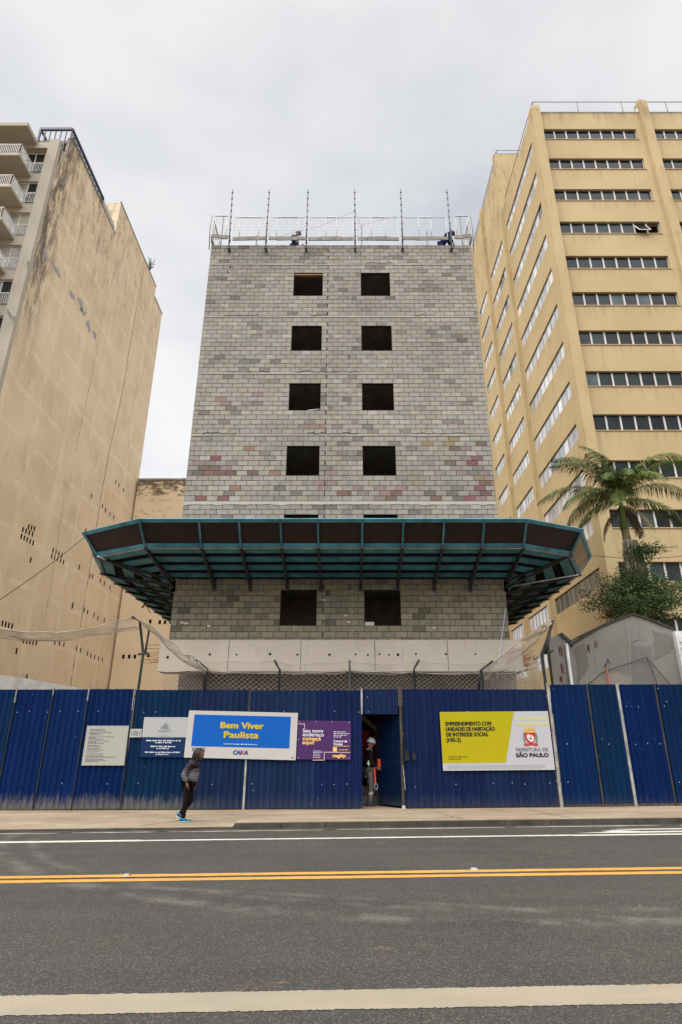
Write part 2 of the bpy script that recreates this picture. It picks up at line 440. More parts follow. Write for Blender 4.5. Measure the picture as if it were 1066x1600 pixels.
# ------------------------------------------------------------------ THE SETTING
SL = .009            # the street climbs gently to the right
YAW = .018
def gz(x): return SL * x
def line_y(x, y0): return y0 + YAW * x
def sheet(name, x0, x1, ya, yb, dz, m, kind='structure', nx=1, yaw=True, jit=0):
    mb = MB(); pts = []
    for i in range(nx+1):
        x = x0 + (x1-x0)*i/nx
        a = line_y(x, ya) if yaw else ya; b_ = line_y(x, yb) if yaw else yb
        if jit: a += U(-jit, jit); b_ += U(-jit, jit)
        pts += [(x, a, gz(x)+dz), (x, b_, gz(x)+dz)]
    fs = [(2*i, 2*i+2, 2*i+3, 2*i+1) for i in range(nx)]
    mb.add(pts, fs)
    o = mb.build(name, m); tag(o, kind=kind); return o
sheet('ground', -900, 900, -300, 1400, -.05, M['soil'], yaw=False)
rd = sheet('road', -60, 60, -12, 14.95, 0, M['asphalt'])
wl = MB()
def strip(mb, x0, x1, ya, yb, dz, nx=60, jit=.006, mi=0):
    base = []
    for i in range(nx+1):
        x = x0+(x1-x0)*i/nx
        base += [(x, line_y(x, ya)+U(-jit,jit), gz(x)+dz), (x, line_y(x, yb)+U(-jit,jit), gz(x)+dz)]
    mb.add(base, [(2*i,2*i+2,2*i+3,2*i+1) for i in range(nx)], mi=mi)
strip(wl, -20, 20, 4.92, 5.27, .004, 2000, .009)
tag(wl.build('wide_road_line', M['white_paint']), kind='structure')
yl = MB(); strip(yl, -40, 40, 9.30, 9.48, .004, 700, .009); strip(yl, -40, 40, 9.61, 9.79, .004, 700, .009)
tag(yl.build('double_yellow_line', M['yellow_paint']), kind='structure')
el = MB(); strip(el, -40, -4, 13.18, 13.40, .004, 300, .012); strip(el, -4, 4.4, 13.20, 13.36, .004, 100, .01)
strip(el, 4.4, 40, 13.16, 13.34, .004, 200, .01)
tag(el.build('edge_line', M['white_thin']), kind='structure')
# painted arrow on the right beside the edge line
ar = MB()
def rp(x, y, dz=.008): return (x, line_y(x, y), gz(x)+dz)
ar.add([rp(4.6,13.55), rp(5.6,13.47), rp(7.6,13.5), rp(9.6,13.62), rp(9.4,13.72), rp(7.4,13.70), rp(6.0,13.72), rp(5.6,13.95), rp(5.2,13.8), rp(5.35,13.66)],
       [(0,1,2,3,4,5,6,9),(9,6,7,8)])
ar.add([rp(5.9,13.95), rp(8.2,13.93), rp(9.0,14.02), rp(7.2,14.12), rp(5.5,14.1)], [(0,1,2,3,4)])
tag(ar.build('road_arrow', M['white_thin']), kind='structure')
# gutter line of pale mortar, in broken lengths
gm = MB(); x = -30.
while x < 30:
    L = U(1.2, 4.)
    n_ = 14; a0 = []; mid = U(14.60,14.66) if x < 1 else U(14.5,14.7)
    for i in range(n_+1):
        xx = x + L*i/n_; wv = .035*math.sin(math.pi*i/n_)+.02+U(0,.02)
        a0 += [(xx, line_y(xx, mid-wv), gz(xx)+.005), (xx, line_y(xx, mid+wv), gz(xx)+.005)]
    gm.add(a0, [(2*i,2*i+2,2*i+3,2*i+1) for i in range(n_)])
    x += L + U(.05, .7)
tag(gm.build('gutter_line', M['gutter']), kind='structure')
# dark strip along the kerb foot: the gutter's shadow put into its colour
gd = MB(); strip(gd, -30, 30, 14.72, 14.95, .004, 200, .03)
tag(gd.build('gutter', M['kerb']), kind='structure')

def backz(x): return .13 + (.007 if x > 0 else .003) * x + (.003*max(0, x-3))
def kh(x):  # kerb height: lowered on the left, full from x=-2.4
    return .035 if x < -2.55 else (.11 if x > -2.5 else .035+.075*(x+2.55)/.05)
sw = MB(); xs = [-60,-40,-25] + [-14+.4*i for i in range(29)] + [-2.55,-2.5] + [-2.2+.4*i for i in range(45)] + [25,40,60]
xs = sorted(set(xs)); rows = []
for x in xs:
    k = line_y(x, 14.95)
    z0 = gz(x)+kh(x)
    rows.append([(x,k+.13,z0+.002),(x,k+1.,z0*.6+backz(x)*.4+U(-.004,.004)),(x,17.2,z0*.2+backz(x)*.8),(x,18.15,backz(x)),(x,26,backz(x)+.05)])
vs = [p for r in rows for p in r]; n5 = 5
sw.add(vs, [(i*n5+j,(i+1)*n5+j,(i+1)*n5+j+1,i*n5+j+1) for i in range(len(rows)-1) for j in range(n5-1)])
tag(sw.build('pavement', M['pave']), kind='structure')
kb = MB()
x = -40.
while x < 40:
    L = U(.95, 1.05); x1 = x+L-.012
    if x < -2.5 < x1: x1 = -2.51
    for a, b_ in ((x, x1),):
        ya, yb = line_y(a,14.95), line_y(b_,14.95); h = kh((a+b_)/2); r_ = U(-.006,.006)
        kb.add([(a,ya+r_,gz(a)-.1),(b_,yb+r_,gz(b_)-.1),(b_,yb+.14,gz(b_)-.1),(a,ya+.14,gz(a)-.1),
                (a,ya+.025+r_,gz(a)+h),(b_,yb+.025+r_,gz(b_)+h),(b_,yb+.14,gz(b_)+h),(a,ya+.14,gz(a)+h)],
               [(4,5,6,7),(0,1,5,4),(1,2,6,5),(3,0,4,7)])
    x = x1+.012
tag(kb.build('kerb', M['kerb']), kind='structure')
# joints / cracks in the pavement: thin dark mortar ribbons
cr_ = MB()
def crack(pts, wd=.012):
    for (a, b_) in zip(pts[:-1], pts[1:]):
        a = V(a); b_ = V(b_); d = (b_-a).normalized(); s = V((-d.y, d.x, 0))*wd
        cr_.quad(a-s, b_-s, b_+s, a+s)
def swz(x, y):
    k = line_y(x, 14.95); z0 = gz(x)+kh(x); t = min(1, max(0, (y-k)/(17.9-k)))
    zs = [(0,z0+.002),(1./(17.9-k), z0*.6+backz(x)*.4),((17.2-k)/(17.9-k), z0*.2+backz(x)*.8),(1,backz(x))]
    for (t0,a),(t1,b_) in zip(zs[:-1],zs[1:]):
        if t <= t1: return a+(b_-a)*(t-t0)/(t1-t0)
    return backz(x)
def wander(x0,y0,x1,y1,n=10,j=.04):
    return [(x0+(x1-x0)*i/n+U(-j,j), y0+(y1-y0)*i/n+U(-j,j)) for i in range(n+1)]
for p in ((5.1,15.2,4.7,17.3),(7.0,16.4,7.6,16.0),(2.2,16.9,2.6,15.3),(-1.2,15.6,1.4,15.62),(-7.0,16.9,-5.4,17.3)):
    q = wander(*p)
    crack([(a,b_,swz(a,b_)+.005) for a,b_ in q], .010)
tag(cr_.build('pavement_cracks', M['kerb']), kind='structure')
jn = MB()
q = wander(-4.7,15.25,-1.9,17.85,14,.01)
for (a,b_) in zip(q[:-1], q[1:]):
    s = V((-.9,1,0)).normalized()*.02
    A = V((a[0],a[1],swz(*a)+.005)); B = V((b_[0],b_[1],swz(*b_)+.005))
    jn.quad(A-s,B-s,B+s,A+s)
tag(jn.build('pavement_joint', M['gutter']), kind='structure')
# debris
db = MB()
for i in range(170):
    on = rnd.random() < .45
    x = U(-9, 9); y = (rnd.choice([U(17.5,17.85), U(14.7,14.93), U(15.2,17.8)]) if on else U(5, 14))
    z = swz(x, y) if y > 15.1 else gz(x)
    s = U(.006, .018) if y > 7 else U(.003,.007); h = s*.5
    db.add([(x-s,y-s*.7,z),(x+s,y-s*.6,z),(x+s*.7,y+s,z),(x-s*.8,y+s*.6,z),(x+U(-s,s)*.3,y,z+h)],
           [(0,1,4),(1,2,4),(2,3,4),(3,0,4)], rnd.choice([(.22,.20,.17),(.16,.12,.08),(.30,.28,.24),(.07,.06,.05)]))
tag(db.build('street_grit', M['attr']), kind='stuff')

# ------------------------------------------------------------------ TOWER
X0, X1, YT = -5.83, 5.31, 19.8
SLABS = [7.07 + 2.72*i for i in range(6)]       # 7.07 .. 20.67
ZB, ZTOP = 4.88, 21.73
tower = thing('concrete_block_tower', ((X0+X1)/2, 20, 0), 'unfinished grey concrete block tower with square glassless window holes behind the blue hoarding', 'building')
WX = [(-2.23,-1.03),(.57,1.77)]
wins = []
for i in range(6):
    head = SLABS[i]-.06-.4
    for a, b_ in WX: wins.append((a, b_, head-1.2, head))
REDS = {}
def setred(org, lst):
    for (zx, zy, kind) in lst:
        u, v = org[0]+zx/4.264, org[1]+zy/4.264
        x, z = px(u, v, YT); REDS[(round(x,2), round(z,2))] = kind
setred((285,570), [(218,608,'r'),(100,641,'p'),(180,638,'p'),(130,675,'r'),(175,675,'r'),(225,675,'r'),(275,675,'p'),(90,710,'r'),(150,710,'r'),(210,710,'r'),(270,710,'r'),(330,710,'r'),
   (455,710,'r'),(600,710,'o'),(430,545,'o'),(325,815,'o'),(115,880,'r'),(280,880,'r'),(900,780,'p'),(1000,780,'p'),(930,815,'p'),(320,245,'p'),(840,395,'p'),(910,395,'p'),(1000,710,'p'),(520,185,'p'),(290,215,'p')])
setred((535,570), [(925,517,'r'),(740,547,'r'),(815,547,'p'),(860,612,'r'),(905,612,'r'),(820,612,'p'),(715,647,'r'),(860,650,'r'),(945,713,'p'),(785,713,'p'),(100,810,'p'),(245,810,'p'),(365,810,'r'),
   (415,810,'p'),(275,845,'p'),(365,845,'r'),(35,845,'r'),(130,845,'p'),(245,880,'p'),(330,880,'r'),(615,885,'r'),(960,782,'r'),(915,816,'r'),(870,850,'r'),(960,850,'r'),(1008,782,'o'),(840,883,'r'),(920,883,'p'),
   (800,370,'p'),(720,370,'p'),(905,840,'p'),(725,490,'y'),(725,520,'y'),(880,745,'y'),(550,517,'y')])
REDL = list(REDS.items())
def blockcol(x, z, front=True):
    r = rnd.random(); nn = mnoise.noise(V((x*.35, z*.5, 3.1)))
    pat = mnoise.noise(V((x*.9+9, z*1.2, 1.7)))
    base = .285 + .045*nn + .035*mnoise.noise(V((x*.5+30, z*.8, 7.7))) + U(-.024,.024)
    if r < .12: base += U(.02,.06)
    if r > .93 - .45*max(0,pat): base -= U(.05,.13)
    warm = U(.06,.20)
    c = [base*(1.04+warm*.28), base*(.985+warm*.05), base*(.90-warm*.42)]
    if rnd.random() < .08: c = [c[0]*.96, c[1]*1.0, c[2]*1.06]
    if z < 7.1:  # blocks under the canopy: browner, with part of its shade in the colour
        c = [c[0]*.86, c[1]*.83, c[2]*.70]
    if front:
        for (rx, rz), k in REDL:
            if abs(x-rx) < .2 and abs(z-rz) < .1:
                if k == 'r': c = [.19+U(-.03,.04), .115+U(-.02,.02), .105]
                elif k == 'p': c = [.27+U(-.03,.03), .20, .18]
                elif k == 'o': c = [.28,.17,.12]
                elif k == 'y': c = [.27,.22,.13]
    return tuple(max(.03, q) for q in c)
def block_face(mb, org, du, n, segs, openings, zmin, zmax, front=True):
    """rows of real bevelled blocks; du unit vector along the wall, n outward normal"""
    org = V(org); du = V(du); n = V(n)
    rowsz = []
    tops = [zmax] + [s-.06 for s in reversed(SLABS)]
    bots = [s+.06 for s in reversed(SLABS)] + [zmin]
    for t, b_ in zip(tops, bots):
        z = t
        while z - .2 > b_ - .001:
            rowsz.append((z-.2, z)); z -= .2
        if z - b_ > .05: rowsz.append((b_, z))
    rowsz.sort()
    for ri, (za, zb) in enumerate(rowsz):
        for si, (sa, sb) in enumerate(segs):
            x = sa - (.2 if (ri+si) % 2 else 0)
            while x < sb-.01:
                a, b_ = max(sa, x), min(sb, x+.4); x += .4
                pieces = [(a, b_)]
                for (oa, ob, oz0, oz1) in openings:
                    if zb > oz0+.02 and za < oz1-.02:
                        np_ = []
                        for (p, q) in pieces:
                            if q <= oa+.001 or p >= ob-.001: np_.append((p, q)); continue
                            if p < oa: np_.append((p, oa))
                            if q > ob: np_.append((ob, q))
                        pieces = np_
                for (p, q) in pieces:
                    if q-p < .05: continue
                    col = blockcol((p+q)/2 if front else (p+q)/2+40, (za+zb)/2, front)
                    g = .0045; g2 = .005; d = U(-.0025,.003); jz = U(-.0015,.0015)
                    pa, qa, z0, z1 = p+g, q-g, za+g2+jz, zb-g2+jz
                    bv = .006
                    pts = []
                    for (xx, zz, dd) in ((pa,z0,-.02),(qa,z0,-.02),(qa,z1,-.02),(pa,z1,-.02),(pa+bv,z0+bv,d),(qa-bv,z0+bv,d),(qa-bv,z1-bv,d),(pa+bv,z1-bv,d)):
                        pts.append(org + du*xx + n*dd + V((0,0,zz)))
                    mb.add(pts, [(4,5,6,7),(0,1,5,4),(1,2,6,5),(2,3,7,6),(3,0,4,7)], col)
fb = MB()
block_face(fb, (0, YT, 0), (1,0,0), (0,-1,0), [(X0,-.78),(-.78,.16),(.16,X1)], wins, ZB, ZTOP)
fb.build('front_wall', M['block'], tower)
YB = 31.8
for nm, xx, du, nn in (('left_wall', X0, (0,-1,0), (-1,0,0)), ('right_wall', X1, (0,1,0), (1,0,0))):
    mb = MB()
    if nm == 'left_wall': block_face(mb, (xx, YB, 0), du, nn, [(0, YB-YT)], [], ZB, ZTOP, False)
    else: block_face(mb, (xx, YT, 0), du, nn, [(0, YB-YT)], [], ZB, ZTOP, False)
    mb.build('side_wall', M['block'], tower)
# backing core of the walls with window holes, seen in the joints and reveals
core = MB()
zc = [ZB]
for i in range(6):
    h = SLABS[i]-.46
    zc += [h-1.2, h]
zc.append(ZTOP-.005)
xc = [X0+.015, -2.23, -1.03, .57, 1.77, X1-.015]
for zi in range(len(zc)-1):
    for xi in range(5):
        if zi % 2 == 1 and xi in (1, 3): continue
        core.box(xc[xi], xc[xi+1], YT+.008, YT+.15, zc[zi], zc[zi+1])
core.box(X0+.012, X0+.15, YT+.151, YB, ZB, ZTOP-.006)
core.box(X1-.15, X1-.012, YT+.151, YB, ZB, ZTOP-.006)
core.box(X0+.015, X1-.015, YB, YB+.15, ZB, ZTOP-.006)
core.build('mortar_backing', M['mortar'], tower)
# floor slabs and their rough mortar lines on the face
for s in SLABS:
    mb = MB(); mb.box(X0+.16, X1-.16, YT+.155, YB-.01, s-.055, s+.055); mb.build('floor_slab', M['slabc'], tower)
    mb = MB(); n_ = 160; pts = []
    big = s == SLABS[1] or s == SLABS[0]
    for i in range(n_+1):
        x = X0 + .02 + (X1-X0-.04)*i/n_
        wv_ = 1. if big else max(.28, min(1., .62+1.4*mnoise.noise(V((x*.55, s*3, 4)))))
        a = s-.004-(.030+.03*max(0, mnoise.noise(V((x*2.3, s, 0)))) + U(0,.012))*(2.0 if big else 1.)*wv_
        b_ = s+.002+(.026+U(0,.010))*wv_
        pts += [(x, YT-.012-U(0,.004), a), (x, YT-.012-U(0,.004), b_)]
    mb.add(pts, [(2*i,2*i+2,2*i+3,2*i+1) for i in range(n_)], (.40,.375,.325) if big else (.35,.325,.275))
    top = [(2*i+1) for i in range(n_+1)]
    mb.add([(X0+.01,YT-.004,s-.057),(X1-.01,YT-.004,s-.057),(X1-.01,YT-.004,s+.057),(X0+.01,YT-.004,s+.057)], [(0,1,2,3)], (.245,.225,.19))
    mb.build('slab_edge', M['attr'], tower)
pt = MB()
for a_, b_ in zip([ZB]+[q+.06 for q in SLABS[:-1]], [q-.06 for q in SLABS]):
    pt.box(X0+.16, X1-.16, 23.0, 23.15, a_+.01, b_-.01); pt.box(-.38,-.24, YT+.16, 22.99, a_+.01, b_-.01)
pt.build('bounce_wall', M['slabc'], tower)  # inner walls added to bounce daylight behind the window holes
# dark cracks and rough mortar on slab joints
ck = MB()
for (xa, xb, s) in ((-1.9,-.9,SLABS[5]),(-1.5,-.8,SLABS[4]),(-2.1,.3,SLABS[3]),(-4.7,-3.1,SLABS[3]),(2.4,4.6,SLABS[2]),(-5.4,-4.2,SLABS[2]),(-1.5,.4,SLABS[2]),(.8,1.9,SLABS[5]),(-5.0,-3.6,SLABS[4]),(2.6,3.4,SLABS[4])):
    x = xa; z = s+.05; ck = MB()
    while x < xb:
        x2 = x+U(.06,.2); z2 = s+.05+U(-.03,.06)
        t = U(.006,.02)
        ck.quad((x,YT-.018,z-t),(x2,YT-.018,z2-t*.5),(x2,YT-.018,z2+t*.5),(x,YT-.018,z+t)); x, z = x2, z2
    ck.build('wall_crack', M['dark'], tower)
# putty dabs / sockets in the face
for (u, v, r_) in ((360,417,.05),(357,426,.035),(446,1000,.03)):
    x, z = px(u, v, YT); pd = MB(); pd.tube([(x,YT-.012,z),(x,YT+.02,z)], r_, 10); pd.build('wall_socket', M['kerb'], tower)
wh = MB()
for (u, v) in ((285,973),(291,974),(327,978),(679,981),(545,972),(540,962),(506,938)):
    x, z = px(u, v, YT)
    n_ = 7; c_ = [(x+U(.04,.10)*math.cos(2*math.pi*i/n_), YT-.012, z+U(.02,.05)*math.sin(2*math.pi*i/n_)) for i in range(n_)]
    wh.add(c_, [tuple(range(n_))], (.52,.50,.46))
# pale drips of mortar down the two grouted cores
for xk in (-.78, .16):
    z = 5.
    wh.box(xk-.008, xk+.008, YT-.001, YT+.007, ZB+.01, ZTOP-.02, (.20,.185,.155))
    while z < 21.4:
        L = U(.05,.2)
        if rnd.random() < .5: wh.box(xk-.009+U(-.006,.006), xk+.009+U(-.004,.008), YT-.008, YT+.002, z, z+L, (.37,.35,.30))
        z += L+U(.02,.14)
wh.build('mortar_smears', M['attr'], tower)
lb = MB(); lb.box(-2.22,-1.04,YT+.01,YT+.14,20.15-.035+.0, 20.15-.0); lb.build('lintel_board', M['wood'], tower)
# transfer beam
bm_ = MB(); YBm = 19.45
bm_.box(-5.98, 5.55, YBm, 20.2, 3.90, ZB)
bm_.box(X0+.2, X1-.2, 20.2, YB, 4.3, ZB-.01)
bm_.build('transfer_beam', M['beamc'], tower)
bd = MB()
for (u, v) in ((328,1022.6),(370,1023),(422,1022),(465,1023),(515,1023),(556,1022.4),(575,1023.5),(593,1022),(608,1023),(622,1023),(650,1022),(697,1022),(743,1022),(262,1027)):
    x, z = px(u, v, YBm); bd = MB(); bd.tube([(x,YBm-.003,z),(x,YBm+.02,z)], U(.03,.05), 10); bd.build('tie_hole', M['kerb'], tower)
for u in (357,470,586,700):
    x, _ = px(u, 1025, YBm); bd = MB(); bd.box(x-.008, x+.008, YBm-.004, YBm+.02, 3.92, ZB-.02); bd.build('form_joint', M['kerb'], tower)
# recessed ground floor wall with entrance
rw = MB()
rw.box(-5.6, -.35, 20.6, 20.8, -.1, 4.3); rw.box(2.3, 5.6, 20.6, 20.8, -.1, 4.3); rw.box(-.35, 2.3, 20.6, 20.8, 2.9, 4.3)
rw.box(-5.6, -5.4, 20.8, YB, -.1, 4.3); rw.box(5.4, 5.6, 20.8, YB, -.1, 4.3); rw.box(-5.4, 5.4, YB-.2, YB, -.1, 4.3)
rw.build('ground_floor_wall', M['greywall'], tower)
# rebar stubs at the left end of the beam
rb = MB()
for i in range(9):
    z = 4.05+U(0,.75); x0 = -6.0; L = U(.45,.95)
    rb = MB(); rb.tube([(x0+.1,19.6+.05*i,z),(x0-L*.6,19.6+.05*i,z+U(-.03,.03)),(x0-L,19.6+.05*i,z+U(-.08,.08))], .009, 5); rb.build('rebar_stub', M['rust'], tower)
for i in range(6):
    z = 3.95+U(0,.7); rb = MB(); rb.tube([(5.5,19.6+.07*i,z),(5.8,19.6+.07*i,z+U(-.05,.05)),(5.8+U(.1,.3),19.6,z+U(-.1,.1))], .01, 5); rb.build('rebar_stub', M['rust'], tower)

o = MB()
a = px(466, 461, YT)[0]
o.slab([(-2.15,20.0,18.96),(-1.38,20.05,18.96),(-1.38,20.1,19.24),(-1.75,20.1,19.20),(-2.15,20.06,19.10)], (0,1,0), .03)
tag(o.build('formwork_panel', M['redboard']), 'faded red formwork panel leaning inside the top left window hole of the block tower', 'panel')
o = MB(); o.box(.585, .88, YT+.0, YT+.14, 5.41, 5.53, (.55,.52,.46))
tag(o.build('loose_block', M['attr']), 'pale loose block lying on the sill of the lower right window hole', 'block')
o = MB(); o.tube([(-1.45,19.9,11.42+.53),(-1.05,19.86,11.42+.57)], .02, 6)
wz = SLABS[3]-.46-1.2
o = MB(); o.tube([(-1.50,19.86,wz+.03),(-1.06,19.84,wz+.075)], .018, 6)
tag(o.build('white_batten', M['white_metal']), 'short white batten lying in the sill of a left window hole halfway up the tower', 'batten')

# ------------------------------------------------------------------ CANOPY (protective catch platform)
can = thing('protective_canopy', (0, 17.6, 7), 'wide teal and dark brown steel canopy projecting round the block tower above the street', 'canopy')
IL = [(X0,YT-.02),(X0,YT-.02),(X0,20.5),(X0,29.5)]
facets = []   # (outerA, outerB, innerA, innerB, topA, topB)
ZI, ZO, ZL = 6.98, 7.44, 8.05
LB = [(-8.6,29.5),(-8.6,20.5),(-8.0,18.5),(-6.2,17.6)]; LT = [(-9.0,29.5),(-9.0,20.5),(-8.43,18.2),(-6.27,17.0)]; LI = [(X0-.02,29.5),(X0-.02,20.5),(X0-.02,YT-.02),(X0,YT-.02)]
RB = [(5.4,17.6),(7.1,18.4),(8.2,20.7),(8.2,29.5)]; RT = [(5.4,17.0),(7.38,17.9),(8.67,20.6),(8.67,29.5)]; RI = [(X1,YT-.02),(X1+.02,YT-.02),(X1+.02,20.7),(X1+.02,29.5)]
OB = LB+RB; OT = LT+RT; OI = LI+RI
def v3(p, z): return V((p[0], p[1], z))
deck = MB(); lipp = MB(); 
for i in range(len(OB)-1):
    a, b_ = v3(OB[i], ZO), v3(OB[i+1], ZO); ia, ib = v3(OI[i], ZI), v3(OI[i+1], ZI); ta, tb = v3(OT[i], ZL), v3(OT[i+1], ZL)
    d = MB(); poly = [a, b_, ib, ia] if (ia-ib).length > .05 else [a, b_, ia]
    n = (b_-a).cross(ia-a).normalized()
    if n.z < 0: n = -n
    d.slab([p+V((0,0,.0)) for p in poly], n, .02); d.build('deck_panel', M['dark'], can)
    lipm = M['backlit_panel'] if i == 5 else M['ply']; l = MB(); ln = (b_-a).cross(ta-a).normalized(); l.slab([a, b_, tb, ta], ln if ln.y > 0 else -ln, .02); l.build('lip_panel', lipm, can)
    for t0, t1 in ((.04,.17),(.29,.42),(.54,.67),(.79,.90)):
        s = MB()
        q = [a.lerp(ia,t0), b_.lerp(ib,t0), b_.lerp(ib,t1), a.lerp(ia,t1)]
        s.slab([p-n*.004 for p in q], -n, .045); s.build('deck_board', M['teal'], can)
    s = MB(); s.beam(a-V((0,0,.0)), b_, .05, .16, up=(ta-a).normalized()); 
    s.build('lip_rail', M['teal'], can)
    s = MB(); s.beam(ta, tb, .05, .12, up=(ta-a).normalized()); s.build('lip_rail', M['teal'], can)
    s = MB(); s.beam(a-V((0,0,.09)), b_-V((0,0,.09)), .02, .015); s.build('rusty_edge', M['rust'], can)
def bracket(w_, o_, t_, zw=6.66, post=True):
    """w_ wall point (xy), o_ outer point, t_ lip top point"""
    mb = MB()
    wp, op, tp = v3(w_, ZI-.08), v3(o_, ZO-.08), v3(t_, ZL)
    out_ = (op-wp).normalized()
    mb.beam(wp, op+out_*.10, .06, .08); 
    lw = v3(w_, zw); mb.beam(lw, op-out_*.12, .06, .07)
    for t in (.25, .5, .72):
        mb.beam(lw.lerp(op, t), wp.lerp(op, t*.82), .03, .03)
    mb.beam(lw+V((0,0,-.08)), wp+V((0,0,.05)), .09, .05)
    mb.beam(lw, lw+V((0,0,-.10))-out_*.0, .12, .10)
    b_ = mb.build('bracket', M['steel_dark'], can)
    if post:
        pm = MB(); dd = (tp-v3(o_,ZO)).normalized(); off = V((out_.x,out_.y,0)).normalized()*.045
        pm.beam(v3(o_,ZO)-dd*.08+off-V((0,0,.02)), tp+dd*.04+off, .06, .05)
        pm.build('lip_post', M['teal_post'], can)
xb = [-4.48,-3.27,-2.02,-.89,.45,1.69,2.92,4.13]
for x in xb: bracket((x, YT-.02), (x, 17.6), (x, 17.0))
for i in (2,3): bracket(LI[2], LB[i], LT[i])
bracket(LI[1], LB[1], LT[1])
for i in (0,1): bracket(RI[1], RB[i], RT[i])
bracket(RI[2], RB[2], RT[2])
for k in range(1, 8):
    y = 20.6+1.25*k
    bracket((X0-.02,y),(-8.6,y),(-9.0,y), post=False); bracket((X1+.02,y),(8.2,y),(8.67,y), post=False)
br = MB(); br.tube([P3(152,869,18.4), P3(262,914,20.3)], .028, 8); br.build('brace_pipe', M['galv'], can)
br = MB(); br.tube([V((8.0,20.2,7.25)), V((5.4,20.2,6.8))], .028, 8)
br.build('brace_pipe', M['galv'], can)

o = MB(); pts = [V((-8.45,18.25,8.0)).lerp(V((-14.6,14.5,4.35)), t/16)-V((0,0,.5*math.sin(math.pi*t/16))) for t in range(17)]
pts = []
A_, B_ = P3(134,838,18.3), P3(-60,975,15.0)
pts = [A_.lerp(B_, t/16)-V((0,0,.12*math.sin(math.pi*t/16))) for t in range(17)]
o.tube(pts, .011, 5); tag(o.build('stay_cable', M['cord']), 'thin dark cable sloping down from the left tip of the canopy', 'cable')
o = MB(); pts = [P3(790,950,19.4), P3(787,975,19.4), P3(783,1000,19.35), P3(779,1030,19.2), P3(777,1060,19.1)]
o.tube(pts, .012, 5, (.5,.55,.7)); tag(o.build('hanging_rope', M['attr']), 'pale blue rope hanging down the right corner of the block tower', 'rope')
o = MB(); pts = [P3(233,930,21.), P3(234,940,21.), P3(231,950,21.), P3(235,958,21.)]
o.tube(pts, .014, 5); o.tube([P3(222,950,21.),P3(229,941,21.)], .03, 5)
tag(o.build('hanging_wire', M['cord']), 'short tangled wire dangling below the left side of the canopy', 'wire')

# ------------------------------------------------------------------ ROOF EDGE PROTECTION
gr = thing('roof_guardrail', (0, 19.7, ZTOP), 'steel mesh guardrail with toe boards and tall scaffold poles on top of the tower', 'guardrail')
yg = 19.66
poles = [(-5.03,0),(-3.47,0),(-1.75,0),(.33,0),(2.35,0),(4.43,0)]
for x, _ in poles:
    mb = MB(); tilt = U(-.03,.03) if x != -5.03 else -.08
    mb.tube([(x,yg-.02,21.2),(x+tilt,yg-.02,24.8)], .028, 8)
    for k in range(9): mb.tube([(x+tilt*k/9-.0,yg-.02,21.7+k*.36),(x+tilt*k/9,yg-.02,21.74+k*.36)], .042, 8)
    mb.build('pole', M['pole'], gr)
    mb = MB(); mb.box(x-.05,x+.05,yg-.08,YT+.02,21.35,21.45); mb.build('clamp', M['steel_dark'], gr); mb = MB(); mb.box(x-.035,x+.035,yg-.07,yg+.04,21.8,21.95); mb.build('clamp', M['steel_dark'], gr)
for x, yy in ((X0+.1,20.9),(X1-.1,20.9),(X0+.1,23.5),(X1-.1,23.5)):
    mb = MB(); mb.tube([(x,yy,21.5),(x,yy,24.6)], .028, 8); mb.build('pole', M['pole'], gr)
def mesh_panel(a, b_, z0, z1, inner=None):
    a = V(a); b_ = V(b_); L = (b_-a).length; d = (b_-a).normalized()
    mb = MB()
    A = V((a.x,a.y,z0)); B = V((b_.x,b_.y,z0)); C = V((b_.x,b_.y,z1)); D = V((a.x,a.y,z1))
    for p, q in ((A,B),(B,C),(C,D),(D,A)): mb.tube([p,q], .016, 6, smooth=False)
    if inner:
        for t in inner: mb.tube([A.lerp(B,t), D.lerp(C,t)], .016, 6)
        mb.beam(D.lerp(C,inner[0])+V((0,-.01,.015)), D.lerp(C,inner[1])+V((0,-.01,.015)), .05, .05)
    n_ = int(L/.15)
    for i in range(1, n_): mb.tube([A.lerp(B,i/n_), D.lerp(C,i/n_)], .0035, 4, cap=False)
    for j in range(1, 7): mb.tube([A.lerp(D,j/7), B.lerp(C,j/7)], .0035, 4, cap=False)
    mb.build('mesh_panel', M['galv'], gr)
pan = [(-4.9,-3.55,(.18,.8)),(-3.35,-1.83,(.2,.8)),(-1.65,.25,(.38,.62)),(.45,2.2,(.33,.68)),(2.42,4.3,(.36,.64))]
for xa, xb_, inn in pan:
    mesh_panel((xa,yg+.06),(xb_,yg+.06), 21.95, 23.2, inn)
    mb = MB(); mb.beam((xa-.02,yg+.02,21.97+U(-.03,.03)),(xb_+.02,yg+.02,21.97+U(-.03,.03)), .035, .17); mb.build('toe_board', M['board'], gr)
    mb = MB(); xm = (xa+xb_)/2; mb.beam((xm-.45,yg-.02,21.93),(xm+.45,yg-.02,21.95), .03, .20); mb.build('toe_board', M['board'], gr)
for sx_, xx in ((-1,X0-.02),(1,X1+.02)):
    mesh_panel((xx,19.75),(xx,20.85), 21.9, 23.2, (.1,.9)); mesh_panel((xx,20.95),(xx,23.4), 21.9, 23.2, (.1,.9))
    mesh_panel((xx-sx_*.05,yg+.02),(xx-sx_*.68,yg+.02), 21.95, 23.25, (.1,.9))
    mb = MB(); mb.beam((xx,19.7,22.1),(xx,23.4,22.1), .03, .2); mb.build('toe_board', M['board'], gr)
    mb = MB(); mb.beam((xx-sx_*.02,yg,22.12),(xx-sx_*.75,yg,22.02), .03, .18); mb.build('toe_board', M['board'], gr)
    mb = MB(); mb.tube([(xx,19.62,21.3),(xx+sx_*.06,19.6,22.4),(xx+sx_*.02,19.6,23.2)], .02, 6); mb.build('clamp', M['pole'], gr)
